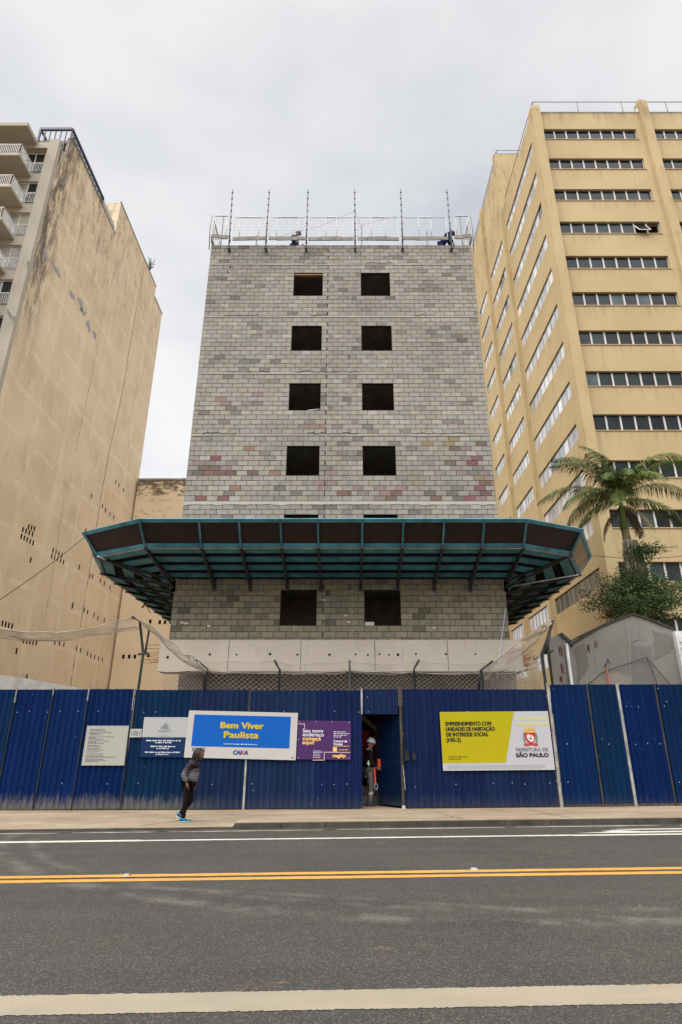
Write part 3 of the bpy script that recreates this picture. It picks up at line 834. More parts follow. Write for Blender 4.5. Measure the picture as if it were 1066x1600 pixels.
# rear rail seen through the front mesh
# back wall stub columns
for x, h in ((-4.05,22.75),(.62,23.35),(3.55,23.0)):
    mb = MB(); mb.tube([(x,20.6,20.7),(x+U(-.03,.03),20.6,h+.35)], .03, 8); mb.build('pole', M['pole'], gr)
for x in (-4.6,-3.9,-2.9,-.6,1.3,1.5,2.6,3.6,3.9):
    mb = MB(); mb.tube([(x,20.3,20.7),(x,20.3,22.25+U(-.2,.15))], .012, 5); mb.build('starter_bar', M['rust'], gr)
o = MB(); pts = [(-3.1,20.0,22.4),(-1.2,20.,23.0),(.33,19.75,23.65)]; o.tube(pts,.006,4); o.tube([(.6,20.6,23.7),(2.2,19.8,23.4)],.006,4); o.tube([(.6,20.6,23.7),(.33,19.7,23.6)],.006,4)
tag(o.build('roof_line', M['cord']), 'thin slack line strung between the tall poles over the tower roof', 'line')

# ------------------------------------------------------------------ HOARDING
YF = 17.9
hd = thing('blue_hoarding', (0, YF, .13), 'tall dark blue corrugated metal hoarding along the pavement with an open door', 'fence')
BLUE = (.0022,.0145,.060)
def corr(xa, xb_, z0f, z1f, name='panel', y=YF, pitch=.17, dep=.028, col=None, parent=hd, lap=False, screws=(2.6,.75)):
    mb = MB(); x = xa; prof = []
    while x < xb_ - 1e-4:
        for t, d in ((0,0),(.36,0),(.44,1),(.84,1),(.98,0)):
            xx = x+t*pitch
            if xx < xb_: prof.append((xx, d))
        x += pitch
    prof.append((xb_, prof[-1][1]))
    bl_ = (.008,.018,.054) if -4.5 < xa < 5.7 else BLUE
    cc = col or tuple(c*q_ for c, q_ in zip(bl_, [U(.75,1.3)]*2+[U(.85,1.2)])); pts = []
    for (xx, d) in prof:
        pts += [(xx, y-dep*d, z0f(xx)), (xx, y-dep*d, z1f(xx)+U(-.004,.004))]
    n_ = len(prof)
    mb.add(pts, [(2*i,2*i+2,2*i+3,2*i+1) for i in range(n_-1)], cc)
    # back skin gives it real thickness
    pts2 = [(p[0], p[1]+.003, p[2]) for p in pts]
    mb.add(pts2, [(2*i+1,2*i+3,2*i+2,2*i) for i in range(n_-1)], cc)
    mb.add([pts[j] for j in range(1,2*n_,2)] + [pts2[j] for j in range(1,2*n_,2)], [(i,i+1,n_+i+1,n_+i) for i in range(n_-1)], cc)
    for zz in screws:
        xx = xa+.1+U(0,.3)
        while xx < xb_-.05:
            z = zz+U(-.02,.02)
            if rnd.random() < .45 and z < z1f(xx)-.05 and z > z0f(xx)+.05: mb.ell((xx, y-dep-.004, z), (.013,.006,.013), 6, 4, (.45,.47,.5), 1)
            xx += pitch*rnd.choice([2,2,3])
    return mb.build(name, [M['hoard'], M['attr']], parent)
bz = lambda x: backz(x)+.02
tzl = lambda x: 3.215+.0*x
tzr = lambda x: 3.345+.002*(x-5.7)
tzm = lambda x: 3.20
edges = [-12.4,-11.,-9.44,-8.39,-7.38,-6.08]
for a, b_ in zip(edges[:-1], edges[1:]):
    s_ = U(-.012,.012)
    corr(a, b_+.03, (lambda x, q=U(-.01,.02): bz(x)+q), lambda x, q=s_: tzl(x)+q, y=YF+U(-.02,.012))
corr(-6.05,-4.42, bz, tzm, y=YF+.004); corr(-4.42,-2.80, bz, tzm, y=YF-.005)
corr(-2.76,-.9, bz, lambda x: 3.19, y=YF+.002); corr(-.9,.40, bz, lambda x: 3.185, y=YF-.002)
corr(.42,1.44, lambda x: 2.54, lambda x: 3.215, name='door_lintel_panel', y=YF+.01, screws=(2.6,3.0))
corr(1.56,3.7, bz, lambda x: 3.215, y=YF+.002); corr(3.7,5.66, bz, lambda x: 3.215, y=YF-.004)
for a, b_ in ((5.80,6.84),(6.86,7.67),(7.77,8.78),(8.80,10.2),(10.2,11.6),(11.6,13.)):
    corr(a, b_, lambda x: bz(x)+U(.0,.02)+.03, tzr, y=YF+U(-.02,.01), screws=(2.75,1.75,.8))
def fpost(x, z1, m='post_white', wd=.055, z0=None, y=YF-.055):
    mb = MB(); mb.box(x-wd/2, x+wd/2, y, y+.05, z0 if z0 is not None else backz(x)-.02, z1); mb.build('post', M[m], hd)
fpost(-2.78,1.62,'post_white',.05); fpost(-2.78,3.2,'steel_dark',.02,z0=1.62); fpost(.405,3.24,'post_white',.05,z0=2.54)
fpost(1.50,3.30,'kerb',.07); fpost(5.73,3.39,'post_white',.07); fpost(7.72,3.37,'post_white',.07)
fpost(6.85,3.36,'kerb',.035); fpost(8.79,3.36,'kerb',.035)
for x, z0 in ((-9.44,2.85),(-8.39,3.05),(-7.38,2.9),(-6.08,2.65)):
    fpost(x, 3.25, 'post_white', .022, z0=z0); fpost(x-.0, z0, 'steel_dark', .018)
# rear rails and posts of the hoarding
mb = MB()
for z in (.8, 2.0, 3.0):
    mb.box(-12.4,.38,YF+.04,YF+.10,z,z+.06); mb.box(1.5,13,YF+.04,YF+.10,z,z+.06)
mb.build('rear_rail', M['galv'], hd)
# door leaf swung inwards
dl = MB(); hx, hy = 1.47, YF+.03; ang = R(56); dx_, dy_ = -math.cos(ang), math.sin(ang)
W_ = 1.04; prof = []; t = 0
while t < W_:
    for q, d in ((0,0),(.4,0),(.5,1),(.85,1),(.95,0)):
        if t+q*.13 < W_: prof.append((t+q*.13, d))
    t += .13
prof.append((W_,0)); pts = []
nx_, ny_ = -dy_, dx_       # faces the street side
for (t, d) in prof:
    X_, Y_ = hx+dx_*t+nx_*d*.03, hy+dy_*t+ny_*d*.03
    pts += [(X_,Y_,.20),(X_,Y_,2.50)]
dl.add(pts, [(2*i,2*i+2,2*i+3,2*i+1) for i in range(len(prof)-1)], (.002,.009,.03))
for z in (.22,1.3,2.46): dl.beam((hx,hy+.03,z),(hx+dx_*W_,hy+dy_*W_+.03,z),.04,.05, col=(.012,.03,.08))
dl.beam((hx+dx_*W_,hy+dy_*W_,.2),(hx+dx_*W_,hy+dy_*W_,2.5),.04,.05,col=(.012,.03,.08))
door = dl.build('door', M['hoard'], hd)
hb = MB(); hb.box(1.57,1.70,YF-.075,YF-.028,1.33,1.56); hb.box(1.575,1.695,YF-.10,YF-.075,1.57,1.60); hb.build('lock_box', M['cord'], hd)
hb = MB(); hb.box(1.78,1.88,YF-.075,YF-.028,1.34,1.52); hb.build('intercom', M['cord'], hd)
hb = MB(); hb.beam((1.52,YF-.06,1.20),(1.56,YF-.05,.6),.012,.03); hb.build('door_rod', M['galv'], hd); hb = MB(); hb.box(1.46,1.54,YF-.09,YF-.02,.14,.22); hb.build('door_stop', M['galv'], hd)

# covered passage added behind the door so the opening stays dark
tn = thing('added_tunnel', (.95, 19, .13), 'covered passage with red side panels, added just inside the hoarding door to darken it', 'passage')
mb = MB(); mb.box(-.4,2.4,YF+.12,20.58,2.72,2.78); mb.build('roof', M['ply'], tn)
mb = MB(); mb.box(-.42,-.36,YF+.12,20.58,.1,2.71); mb.build('side_panel', M['redpaint'], tn)
mb = MB(); mb.box(2.36,2.42,YF+.12,20.58,.1,2.71); mb.build('side_panel', M['dark'], tn)
mb = MB(); mb.box(-.2,.72,20.4,20.46,1.35,2.2); mb.build('red_panel', M['redpaint'], tn)
mb = MB(); mb.box(.86,1.25,20.3,20.36,.9,2.71); mb.build('red_panel', M['redpaint'], tn)
mb = MB(); mb.beam((.35,19.6,2.62),(.95,19.7,2.15),.12,.12,col=(.25,.26,.12)); mb.build('hanging_hose', M['attr'], tn)
st = thing('concrete_steps', (1.0, 19.6, .13), 'two low concrete steps inside the hoarding door beside the worker', 'steps')
mb = MB(); mb.box(.1,1.9,19.35,19.75,.1,.36); mb.build('tread', M['slabc'], st)
mb = MB(); mb.box(.1,1.9,19.75,20.2,.1,.58); mb.build('tread', M['slabc'], st)

# ------------------------------------------------------------------ SIGNS
WHITE = (.42,.41,.405)
class Sign:
    def __init__(s, name, label, u0, v0, w_, h_, rot=0., y=YF-.05, col=WHITE, group=None):
        s.o = thing(name, P3(u0, v0, y), label, 'sign', group)
        s.x0, s.z0 = px(u0, v0, y); s.y = y; s.w = w_; s.h = h_; s.c, s.s = math.cos(rot), math.sin(rot)
        mb = MB(); s.slabq(mb, 0, 0, w_, h_, 0, .022, col); mb.build('board', M['print'], s.o)
    def pt(s, a, b_, d=0):   # a to the right, b down, d towards viewer
        return (s.x0 + a*s.c - b_*s.s, s.y-d, s.z0 - a*s.s - b_*s.c)
    def slabq(s, mb, a0, b0, a1, b1, d0, d1, col):
        f = [s.pt(a0,b0,d1), s.pt(a0,b1,d1), s.pt(a1,b1,d1), s.pt(a1,b0,d1)]
        k = [s.pt(a0,b0,d0), s.pt(a0,b1,d0), s.pt(a1,b1,d0), s.pt(a1,b0,d0)]
        mb.add(f+k, [(0,1,2,3),(0,4,5,1),(1,5,6,2),(2,6,7,3),(3,7,4,0)], col)
    def rect(s, name, a0, b0, a1, b1, col, lay=1):
        mb = MB(); s.slabq(mb, a0, b0, a1, b1, .02, .022+.0025*lay, col); return mb.build(name, M['print'], s.o)
    def poly(s, name, polys, lay=2):
        mb = MB(); d = .022+.0025*lay
        for pts, col in polys:
            mb.add([s.pt(a,b_,d) for a, b_ in pts], [tuple(range(len(pts)-1,-1,-1))], col)
        return mb.build(name, M['print'], s.o)
    def text(s, name, txt, a, b_, size, col, align='LEFT', bold=0., xs=1., lay=3, shear=0., wmax=None):
        cu = bpy.data.curves.new(name, 'FONT'); cu.body = txt; cu.size = size; cu.align_x = align; cu.shear = shear
        cu.fill_mode = 'FRONT'; cu.resolution_u = 4; cu.space_line = .86
        to = bpy.data.objects.new(name, cu); COL.objects.link(to)
        bpy.context.view_layer.update()
        me0 = bpy.data.meshes.new_from_object(to.evaluated_get(bpy.context.evaluated_depsgraph_get()))
        bpy.data.objects.remove(to)
        d = .022+.0025*lay; vs_ = [v.co.copy() for v in me0.vertices]
        if wmax and vs_:
            ww = max(v.x for v in vs_)-min(v.x for v in vs_); xs = wmax/ww
        mb = MB(); q = 0
        for (ox, oy) in (((-1,0),(1,0),(0,.8),(0,-.8),(0,0)) if bold else ((0,0),)):
            mb.add([s.pt(a+v.x*xs+ox*bold, b_-v.y+oy*bold, d+q*.0004) for v in vs_], [tuple(p.vertices) for p in me0.polygons], col); q += 1
        bpy.data.meshes.remove(me0)
        return mb.build(name, M['print'], s.o)
    def lines(s, name, rows_, col, lay=3):
        """tiny unreadable print: rows of word-length dashes. rows: (a, b, length, height, align)"""
        mb = MB(); d = .022+.0025*lay
        for (a, b_, L, h, al) in rows_:
            x = a - (L/2 if al == 'C' else 0); end = x+L
            while x < end-.01:
                wl_ = min(U(.04,.13)*h/.03, end-x)
                # each word made of small letter strokes
                k = max(1, int(wl_/(h*.62)))
                for i in range(k):
                    xa = x+wl_*i/k; xb_ = x+wl_*(i+.78)/k; hh = h*rnd.choice([1,.75,.75,1.]);
                    mb.add([s.pt(xa,b_-hh,d), s.pt(xa,b_,d), s.pt(xb_,b_,d), s.pt(xb_,b_-hh,d)], [(0,1,2,3)], col)
                x += wl_+h*.7
        return mb.build(name, M['print'], s.o)
    def studs(s, pts):
        for a, b_ in pts: p = s.pt(a, b_, .026); mb = MB(); mb.ell(p, (.014,.008,.014), 6, 4, (.45,.43,.47)); mb.build('stud', M['attr'], s.o)
def sz(u0, v0, u1, v1, y=YF-.05):
    a, b_ = px(u0, v0, y); c, d = px(u0, v1, y); e = px(u1, v0, y)[0]
    return e-a, b_-d
# notice board
w_, h_ = sz(137,1134,202,1196)
S = Sign('notice_board', 'plain pale notice board of small grey text, leftmost on the blue hoarding', 137, 1134, w_, h_, col=(.34,.325,.28))
rows_ = []; b_ = .08
for grp in ((.36,.40),(.56,.22,.34),(.62,.20,.36),(.52,.20,.40),(.26,.32),(.30,.38),(.34,),(.40,),(.44,.74),(.42,.50,.30)):
    for L in grp: rows_.append((.09, b_+.02, L*w_*.98, .018, 'L')); b_ += .030
    b_ += .022
S.lines('small_print', rows_, (.13,.12,.11))
# house number
w_, h_ = sz(204.5,1139,222.5,1152)
S = Sign('house_number_plate', 'small white plate with the number 1061 on the hoarding', 204.5, 1139, w_, h_, col=(.40,.39,.37))
S.text('number', '1061', w_/2, h_*.80, .20, (.15,.15,.14), 'CENTER', .002, wmax=w_*.78)
# builder's sign
w_, h_ = sz(226,1120.5,296,1183)
S = Sign('company_board', 'half white half navy company board with a small grey bar logo', 226, 1120.5, w_, h_, rot=.005, y=YF-.045, col=(.36,.355,.35))
S.rect('navy_field', .0, h_*.505, w_, h_, (.005,.022,.075))
cx = w_*.49; g = (.16,.18,.20)
S.poly('logo', [([(cx+a,.30-t0),(cx+a+.028,.30-t0),(cx+a+.028,.30-t1),(cx+a,.30-t1)], g) for a, t0, t1 in ((-.115,.0,.045),(-.075,.0,.085),(-.030,-.02,.12),(.005,-.02,.16),(.05,-.02,.10),(.105,-.01,.03))])
S.text('company_name', 'POLINCO', cx, .395, .085, g, 'CENTER', 0, wmax=.33)
for r_ in ((cx,.43,.08,.012,'C'),(cx,.50,.36,.014,'C'),(cx,.545,.50,.014,'C')): S.lines('small_print', [r_], (.24,.24,.24))
hh = h_*.505
S.lines('white_print', [(cx,hh+.105,w_*.76,.034,'C'),(cx,hh+.155,w_*.36,.030,'C'),(cx,hh+.255,w_*.54,.034,'C'),(cx,hh+.305,w_*.28,.030,'C'),(cx,hh+.405,w_*.76,.034,'C'),(cx,hh+.455,w_*.28,.030,'C')], (.62,.62,.62))
# Bem Viver Paulista
w_, h_ = sz(296,1110,464.8,1183.5)
S = Sign('project_sign', 'big white framed sign with blue field reading Bem Viver Paulista in yellow', 296, 1110, w_+.02, h_, rot=.0225, y=YF-.065, col=(.43,.405,.37))
a0, b0 = .165, .105
S.rect('blue_field', a0, b0, w_-.17, b0+.83, (.003,.085,.36))
YEL = (.52,.37,.03); SHD = (.17,.20,.05)
for dx2, col_, ly in ((.009,SHD,2),(0,YEL,3)):
    S.text('title', 'Bem Viver', 1.515+dx2, .445+dx2*.6, .225, col_, 'CENTER', .011, lay=ly, wmax=1.19)
    S.text('title', 'Paulista', 1.515+dx2, .69+dx2*.6, .225, col_, 'CENTER', .011, lay=ly, wmax=.95)
S.lines('small_print', [(1.52,.868,.93,.028,'C')], (.50,.54,.60))
S.text('bank_name', 'CAI', 1.33, 1.115, .145, (.01,.045,.20), 'LEFT', .008, shear=.15)
S.text('bank_letter', 'X', 1.553, 1.115, .145, (.42,.09,.08), 'LEFT', .007)
S.text('bank_name', 'A', 1.645, 1.115, .145, (.01,.045,.20), 'LEFT', .008, shear=.15)
S.text('fund_name', 'FGTS', .20, 1.075, .155, (.10,.11,.11), 'LEFT', .003, xs=1.05)
S.lines('corner_mark', [(w_-.10,h_-.05,.07,.03,'L')], (.08,.08,.08))
# purple sales sign
w_, h_ = sz(464.6,1126.2,548.2,1187)
S = Sign('sales_sign', 'purple advertising board with white and gold text beside the big blue sign', 466.2, 1125.6, w_-.02, h_, rot=.012, y=YF-.045, col=(.06,.022,.095))
PK = (.62,.42,.38); GD = (.72,.44,.13); WT = (.62,.58,.64)
def seg(a0,b0,a1,b1): return ([(a0,b0),(a1,b0),(a1,b1),(a0,b1)], PK)
S.poly('thin_lines', [seg(0,.085,.19,.10), seg(.175,.10,.19,.20), seg(.44,1.015,.76,1.03), seg(.745,.81,.76,1.015), seg(.76,.81,w_-.03,.825)])
S.text('headline', 'Seu novo', .14, .315, .14, WT, 'LEFT', .0035, wmax=.56); S.text('headline', 'endereço', .14, .415, .14, WT, 'LEFT', .0035, wmax=.58)
S.text('headline_gold', 'começa', .14, .518, .14, GD, 'LEFT', .006, wmax=.50); S.text('headline_gold', 'aqui!', .14, .618, .14, GD, 'LEFT', .006, wmax=.32)
S.lines('small_print', [(1.0,.30,.33,.022,'L'),(1.0,.345,.44,.022,'L'),(1.0,.39,.38,.022,'L'),(1.0,.435,.22,.022,'L'),(.45,.80,.25,.018,'L'),(.45,.84,.25,.018,'L'),(.45,.88,.18,.018,'L'),(.45,.92,.2,.018,'L'),(.45,.96,.2,.018,'L')], WT)
S.text('office_name', 'Central de\nVendas', 1.0, .56, .088, WT, 'LEFT', .0035)
S.lines('gold_print', [(1.0,.67,.44,.022,'L'),(1.15,.76,.26,.022,'L')], GD)
S.rect('gold_square', .99, .685, 1.10, .80, GD, 2)
S.text('brand', 'magikjc', .98, .945, .125, GD, 'LEFT', .006)
S.studs([(.04,.03),(.5,.03),(.95,.03),(w_-.07,.04),(.02,h_*.5),(.04,h_-.04),(.6,h_-.04),(1.15,h_-.04),(w_-.07,h_-.04),(w_-.06,h_*.5)])
# city sign
w_, h_ = sz(687,1112.3,856,1204)
S = Sign('city_hall_sign', 'yellow and white housing sign with a red crest, right of the door', 687, 1112.6, w_, h_, rot=-.008, y=YF-.05, col=(.40,.39,.40))
YY = (.36,.30,.003)
xt = w_*.685; xb2 = w_*.565; hy2 = h_*.875
S.poly('yellow_field', [([(0.0,.005),(xt,.005),(xb2,hy2),(0.0,hy2)], YY)], 1)
BK = (.025,.025,.02)
for i, ln in enumerate(('EMPREENDIMENTO COM','UNIDADES DE HABITAÇÃO','DE INTERESSE SOCIAL','(HIS-2)')):
    S.text('heading', ln, .135, .362+i*.141, .142, BK, 'LEFT', .0065, wmax=(1.27,1.36,1.165,.39)[i])
S.lines('small_print', [(.17,1.18,.50,.024,'L'),(.17,1.235,.34,.024,'L')], BK)
cz = []
for r_ in range(2):
    a = xt+.02; 
    while a < w_-.06:
        b0 = .16+r_*.14; sg = 1 if r_ == 0 else -1
        p = [(a,b0),(a+.03,b0),(a+.07,b0+.07),(a+.04,b0+.07)] if r_ == 0 else [(a+.04,b0),(a+.07,b0),(a+.03,b0+.07),(a,b0+.07)]
        cz.append((p, (.58,.55,.08))); a += .062
S.poly('chevrons', cz)
# crest
ccx, ccy = w_*.81, .70; RD=(.42,.03,.03); GN=(.05,.17,.09); CG=(.62,.40,.06)
cp = []
for k in range(5):
    a = ccx-.145+.06*k; cp.append(([(a,ccy-.33),(a+.045,ccy-.33),(a+.038,ccy-.20),(a+.007,ccy-.20)], CG))
    cp.append(([(a+.047,ccy-.27),(a+.058,ccy-.27),(a+.058,ccy-.20),(a+.047,ccy-.20)], (.25,.13,.03)))
cp.append(([(ccx-.15,ccy-.205),(ccx+.15,ccy-.205),(ccx+.14,ccy-.165),(ccx-.14,ccy-.165)], CG))
cp.append(([(ccx-.15,ccy-.155),(ccx+.15,ccy-.155),(ccx+.15,ccy+.03),(ccx+.10,ccy+.12),(ccx,ccy+.18),(ccx-.10,ccy+.12),(ccx-.15,ccy+.03)], RD))
for sg in (-1,1):
    for k in range(5):
        b0 = ccy-.13+.065*k; a = ccx+sg*(.185-.012*abs(k-2))
        cp.append(([(a-.03,b0),(a,b0-.035),(a+.03,b0),(a,b0+.035)], GN))
cp.append(([(ccx-.17,ccy+.16),(ccx+.17,ccy+.16),(ccx+.21,ccy+.24),(ccx+.12,ccy+.25),(ccx,ccy+.22),(ccx-.12,ccy+.25),(ccx-.21,ccy+.24)], (.38,.05,.05)))
cp = [([(ccx+(a-ccx)*1.0, ccy+(b_-ccy)*.86) for a, b_ in p], c) for p, c in cp]
S.poly('crest', cp, 2)
S.poly('crest_arm', [([(ccx-.07,ccy-.10),(ccx+.05,ccy-.07),(ccx+.11,ccy-.01),(ccx+.09,ccy+.07),(ccx+.02,ccy+.12),(ccx-.07,ccy+.05),(ccx-.10,ccy-.02)], (.60,.50,.50)),
                     ([(ccx-.03,ccy+.0),(ccx+.05,ccy+.01),(ccx+.02,ccy+.04),(ccx-.02,ccy+.035)], (.42,.03,.03)),
                     ([(ccx-.02,ccy-.06),(ccx+.03,ccy-.05),(ccx+.03,ccy-.035),(ccx-.02,ccy-.04)], (.12,.08,.08))], 3)
S.text('city_name_top', 'PREFEITURA DE', ccx, 1.045, .125, (.13,.13,.14), 'CENTER', .0015, wmax=.885)
S.text('city_name', 'SÃO PAULO', ccx, 1.19, .14, (.03,.03,.04), 'CENTER', .009, wmax=.885)
S.lines('footer_print', [(.12,h_-.125,w_*.88,.012,'L'),(.12,h_-.10,w_*.88,.012,'L'),(.12,h_-.075,w_*.87,.012,'L'),(.12,h_-.05,w_*.84,.012,'L')], (.33,.33,.33))
#EOF1

# ------------------------------------------------------------------ NET POSTS AND SAFETY NETS
YN = 18.25
def net_post(pts, label, r_=.035, extra=None, z0=.15):
    mb = MB(); mb.tube(pts, r_, 8)
    base = pts[-1]
    mb.box(base[0]-.07, base[0]+.07, base[1]-.07, base[1]+.07, z0-.02, z0+.02)
    if extra: 
        for e in extra: mb.tube(e, r_*.85, 8)
    o = mb.build('net_post', M['steel_dark'])
    o['label'] = label; o['category'] = 'post'; o['group'] = 'bent posts carrying the safety net'
    return o
def dn(u, v, Y=YN):
    p = P3(u, v, Y); return [p, V((p.x, Y, .15))]
def bent(tip, elbow, label, Y=YN, extra=None, r_=.035):
    t = P3(*tip, Y-.25); e = P3(*elbow, Y)
    return net_post([t, e, V((e.x, Y, .15))], label, r_, extra)
e0 = P3(218.5,970,YN); j0 = P3(224,1022,YN)
net_post([P3(206.7,964,YN-.3), e0, j0, V((j0.x-.08, YN, .15))], 'tall forked net post left of the tower base holding the net highest', .04,
         [[P3(233,985,YN+.1), P3(227,1022,YN+.02)], [P3(216,1022,YN-.02), P3(232,1021,YN-.02)]])
bent((306.6,1031),(324,1045), 'reddish tipped bent net post in front of the left end of the concrete beam', extra=[[P3(318,1042,YN+.15), P3(319,1078,YN+.15)]])
bent((429,1031.6),(437.4,1047), 'bent net post above the purple and blue signs, left of the door')
t_ = P3(546.5,1031,YN); net_post([t_, V((t_.x,YN,.15))], 'straight net post just left of the hoarding door', .032)
bent((654.8,1031.6),(647,1045), 'bent net post just right of the hoarding door')
bent((770,1032.7),(752,1047), 'bent net post above the yellow sign at the right end of the beam', extra=[[P3(749,1048,YN+.15), P3(748,1078,YN+.15)]])
j1 = P3(846.6,1022,YN)
net_post([P3(864.4,968.5,YN-.35), P3(855,1000,YN-.15), j1, V((j1.x+.05,YN,.15))], 'tall net post right of the tower beside the grey wall', .045,
         [[P3(850,1020,YN-.06), P3(864,1017,YN-.06)], [P3(852,1022,YN-.08), P3(860,990,YN-.3)]])

def netgrid(name, rows_, label, cell_mi=None, r_=.006, diamond=True, n1=None):
    """rows_: list of polylines (each list of V with the same count) -> knotted net as one mesh of thin cords"""
    mb = MB(); nr, nc = len(rows_), len(rows_[0])
    def st(p, q):
        d = (q-p); L = d.length
        if L < 1e-4: return
        d /= L; a = d.cross(V((0,1,.2))).normalized()*r_; b_ = V((0,-r_*1.2,0))
        mb.add([p-a, p+a, p+b_, q-a, q+a, q+b_], [(0,1,4,3),(1,2,5,4),(2,0,3,5)])
    for i in range(nr):
        for j in range(nc):
            p = rows_[i][j]
            if diamond:
                if i+1 < nr:
                    if j+1 < nc and (i+j) % 2 == 0: st(p, rows_[i+1][j+1])
                    if j > 0 and (i+j) % 2 == 0: st(p, rows_[i+1][j-1])
            else:
                if i+1 < nr: st(p, rows_[i+1][j])
                if j+1 < nc: st(p, rows_[i][j+1])
    for k in (0, nr-1):
        mb.tube(rows_[k], r_*1.9, 4, cap=False)
    o = mb.build(name, M['net']); tag(o, label, 'net', 'safety nets over the hoarding'); return o
def interp(pts, t):
    """polyline by parameter 0..1"""
    n_ = len(pts)-1; f = min(max(t,0),1)*n_; i = min(int(f), n_-1); return pts[i].lerp(pts[i+1], f-i)
def surf(top, bot, nc, nr, sag=0., wob=.02, yb=0.):
    rows_ = []
    for i in range(nr+1):
        t = i/nr; row = []
        for j in range(nc+1):
            s_ = j/nc
            p = interp(top, s_).lerp(interp(bot, s_), t)
            w_ = mnoise.noise(V((s_*7, t*2.3, sag*9+wob*50)))*wob*2.5
            p = p + V((mnoise.noise(V((s_*9,t*3,5)))*wob, yb*math.sin(math.pi*t)+w_, w_*.6 - sag*math.sin(math.pi*t)))
            row.append(p)
        rows_.append(row)
    return rows_
# the long net along the front: from the elbows down behind the hoarding
tl = [P3(u, v, YN+.06) for u, v in ((254,1050),(290,1049),(324,1049),(380,1051),(437,1051),(490,1051),(546,1049),(600,1051),(647,1051),(700,1052),(750,1053),(800,1052),(846,1036))]
bl = [V((p.x, YN+.5, 2.75)) for p in tl]
netgrid('safety_net', surf(tl, bl, 150, 16, wob=.03), 'long knotted net stretched between the bent posts along the top of the hoarding')
# its outer edge folded up to the post tips
tl2 = [P3(u, v, YN-.22) for u, v in ((306,1031),(325,1035),(360,1034),(400,1035),(429,1032),(455,1038),(490,1036),(520,1037),(546,1033),(575,1037),(610,1038),(655,1032),(680,1037),(720,1038),(750,1036),(770,1033))]
bl2 = [P3(u, v, YN+.05) for u, v in ((316,1047),(340,1053),(370,1052),(405,1053),(437,1049),(460,1054),(490,1053),(520,1054),(546,1050),(575,1053),(612,1054),(647,1049),(680,1053),(720,1054),(745,1051),(765,1049))]
netgrid('safety_net', surf(tl2, bl2, 190, 7, sag=.03, wob=.03), 'narrow fold of net hanging from the post tips in front of the concrete beam', r_=.0035)
# left drape
tl3 = [P3(u, v, Y) for u, v, Y in ((-60,968,17.2),(0,981,17.4),(40,986,17.6),(90,988,17.8),(150,980,17.9),(207,965,YN-.3))]
bl3 = [P3(u, v, Y) for u, v, Y in ((-60,986,17.6),(0,996,17.9),(40,1002,18.0),(90,1003,18.2),(150,992,18.3),(218,984,YN))]
netgrid('safety_net', surf(tl3, bl3, 150, 12, sag=.05, wob=.06), 'pale net sagging from the left edge to the tall forked post', r_=.006)
tl4 = [P3(u, v, YN-.25) for u, v in ((207,965),(235,977),(262,1000),(290,1020),(306,1031),(324,1046))]
bl4 = [P3(u, v, YN+.1) for u, v in ((219,972),(240,990),(262,1014),(287,1034),(306,1046),(324,1052))]
netgrid('safety_net', surf(tl4, bl4, 70, 9, wob=.05), 'bunched net rope sloping down from the tall left post to the beam', r_=.007)
tl5 = [P3(u, v, YN+.25) for u, v in ((222,992),(262,1030),(300,1044),(322,1050))]
bl5 = [P3(u, v, YN+.35) for u, v in ((228,1079),(262,1079),(295,1079),(322,1079))]
tl6 = [P3(u, v, Y) for u, v, Y in ((750,1046,YN),(775,1031,YN-.2),(810,1004,YN-.25),(840,982,YN-.3),(864,968,YN-.35))]
bl6 = [P3(u, v, Y) for u, v, Y in ((757,1062,YN+.1),(790,1046,YN),(822,1018,YN-.1),(848,992,YN-.2),(862,974,YN-.3))]
netgrid('safety_net', surf(tl6, bl6, 90, 13, wob=.06), 'bunched net sweeping up to the tall post on the right', r_=.0065)
tl7 = [P3(u, v, YN+.3) for u, v in ((757,1056),(790,1040),(820,1020),(846,1010))]
bl7 = [P3(u, v, YN+.35) for u, v in ((757,1085),(790,1085),(820,1085),(850,1085))]
netgrid('safety_net', surf(tl7, bl7, 26, 15, wob=.03), 'square meshed piece of net beside the grey wall at the right end of the beam', diamond=False, r_=.0045)

# ------------------------------------------------------------------ YELLOW BUILDING
YY0 = 31.0; XY = 14.0; HY = 46.4; FL = 3.053; TOPW = 44.65
yb_ = thing('yellow_office_block', (22, 40, 0), 'tall ochre yellow office block with strips of windows on the right', 'building')
XR = 31.5
BAYS = [(14.56, 21.5), (22.75, 29.7)]
mb = MB()
NF = 14
# front wall: full-height piers and spandrels between the window strips
def zwin(k): t = TOPW-FL*k; return t-1.08, t
for xa, xb_ in ((XY+.02,14.56),(21.5,22.75),(29.7,XR)): mb.box(xa, xb_, YY0+.25, YY0+.7, 0, HY)
for xa, xb_ in BAYS:
    zt = HY
    for k in range(NF):
        b_, t = zwin(k); mb.box(xa, xb_, YY0+.25, YY0+.7, t, zt); zt = b_
    mb.box(xa, xb_, YY0+.25, YY0+.7, 0, zt)
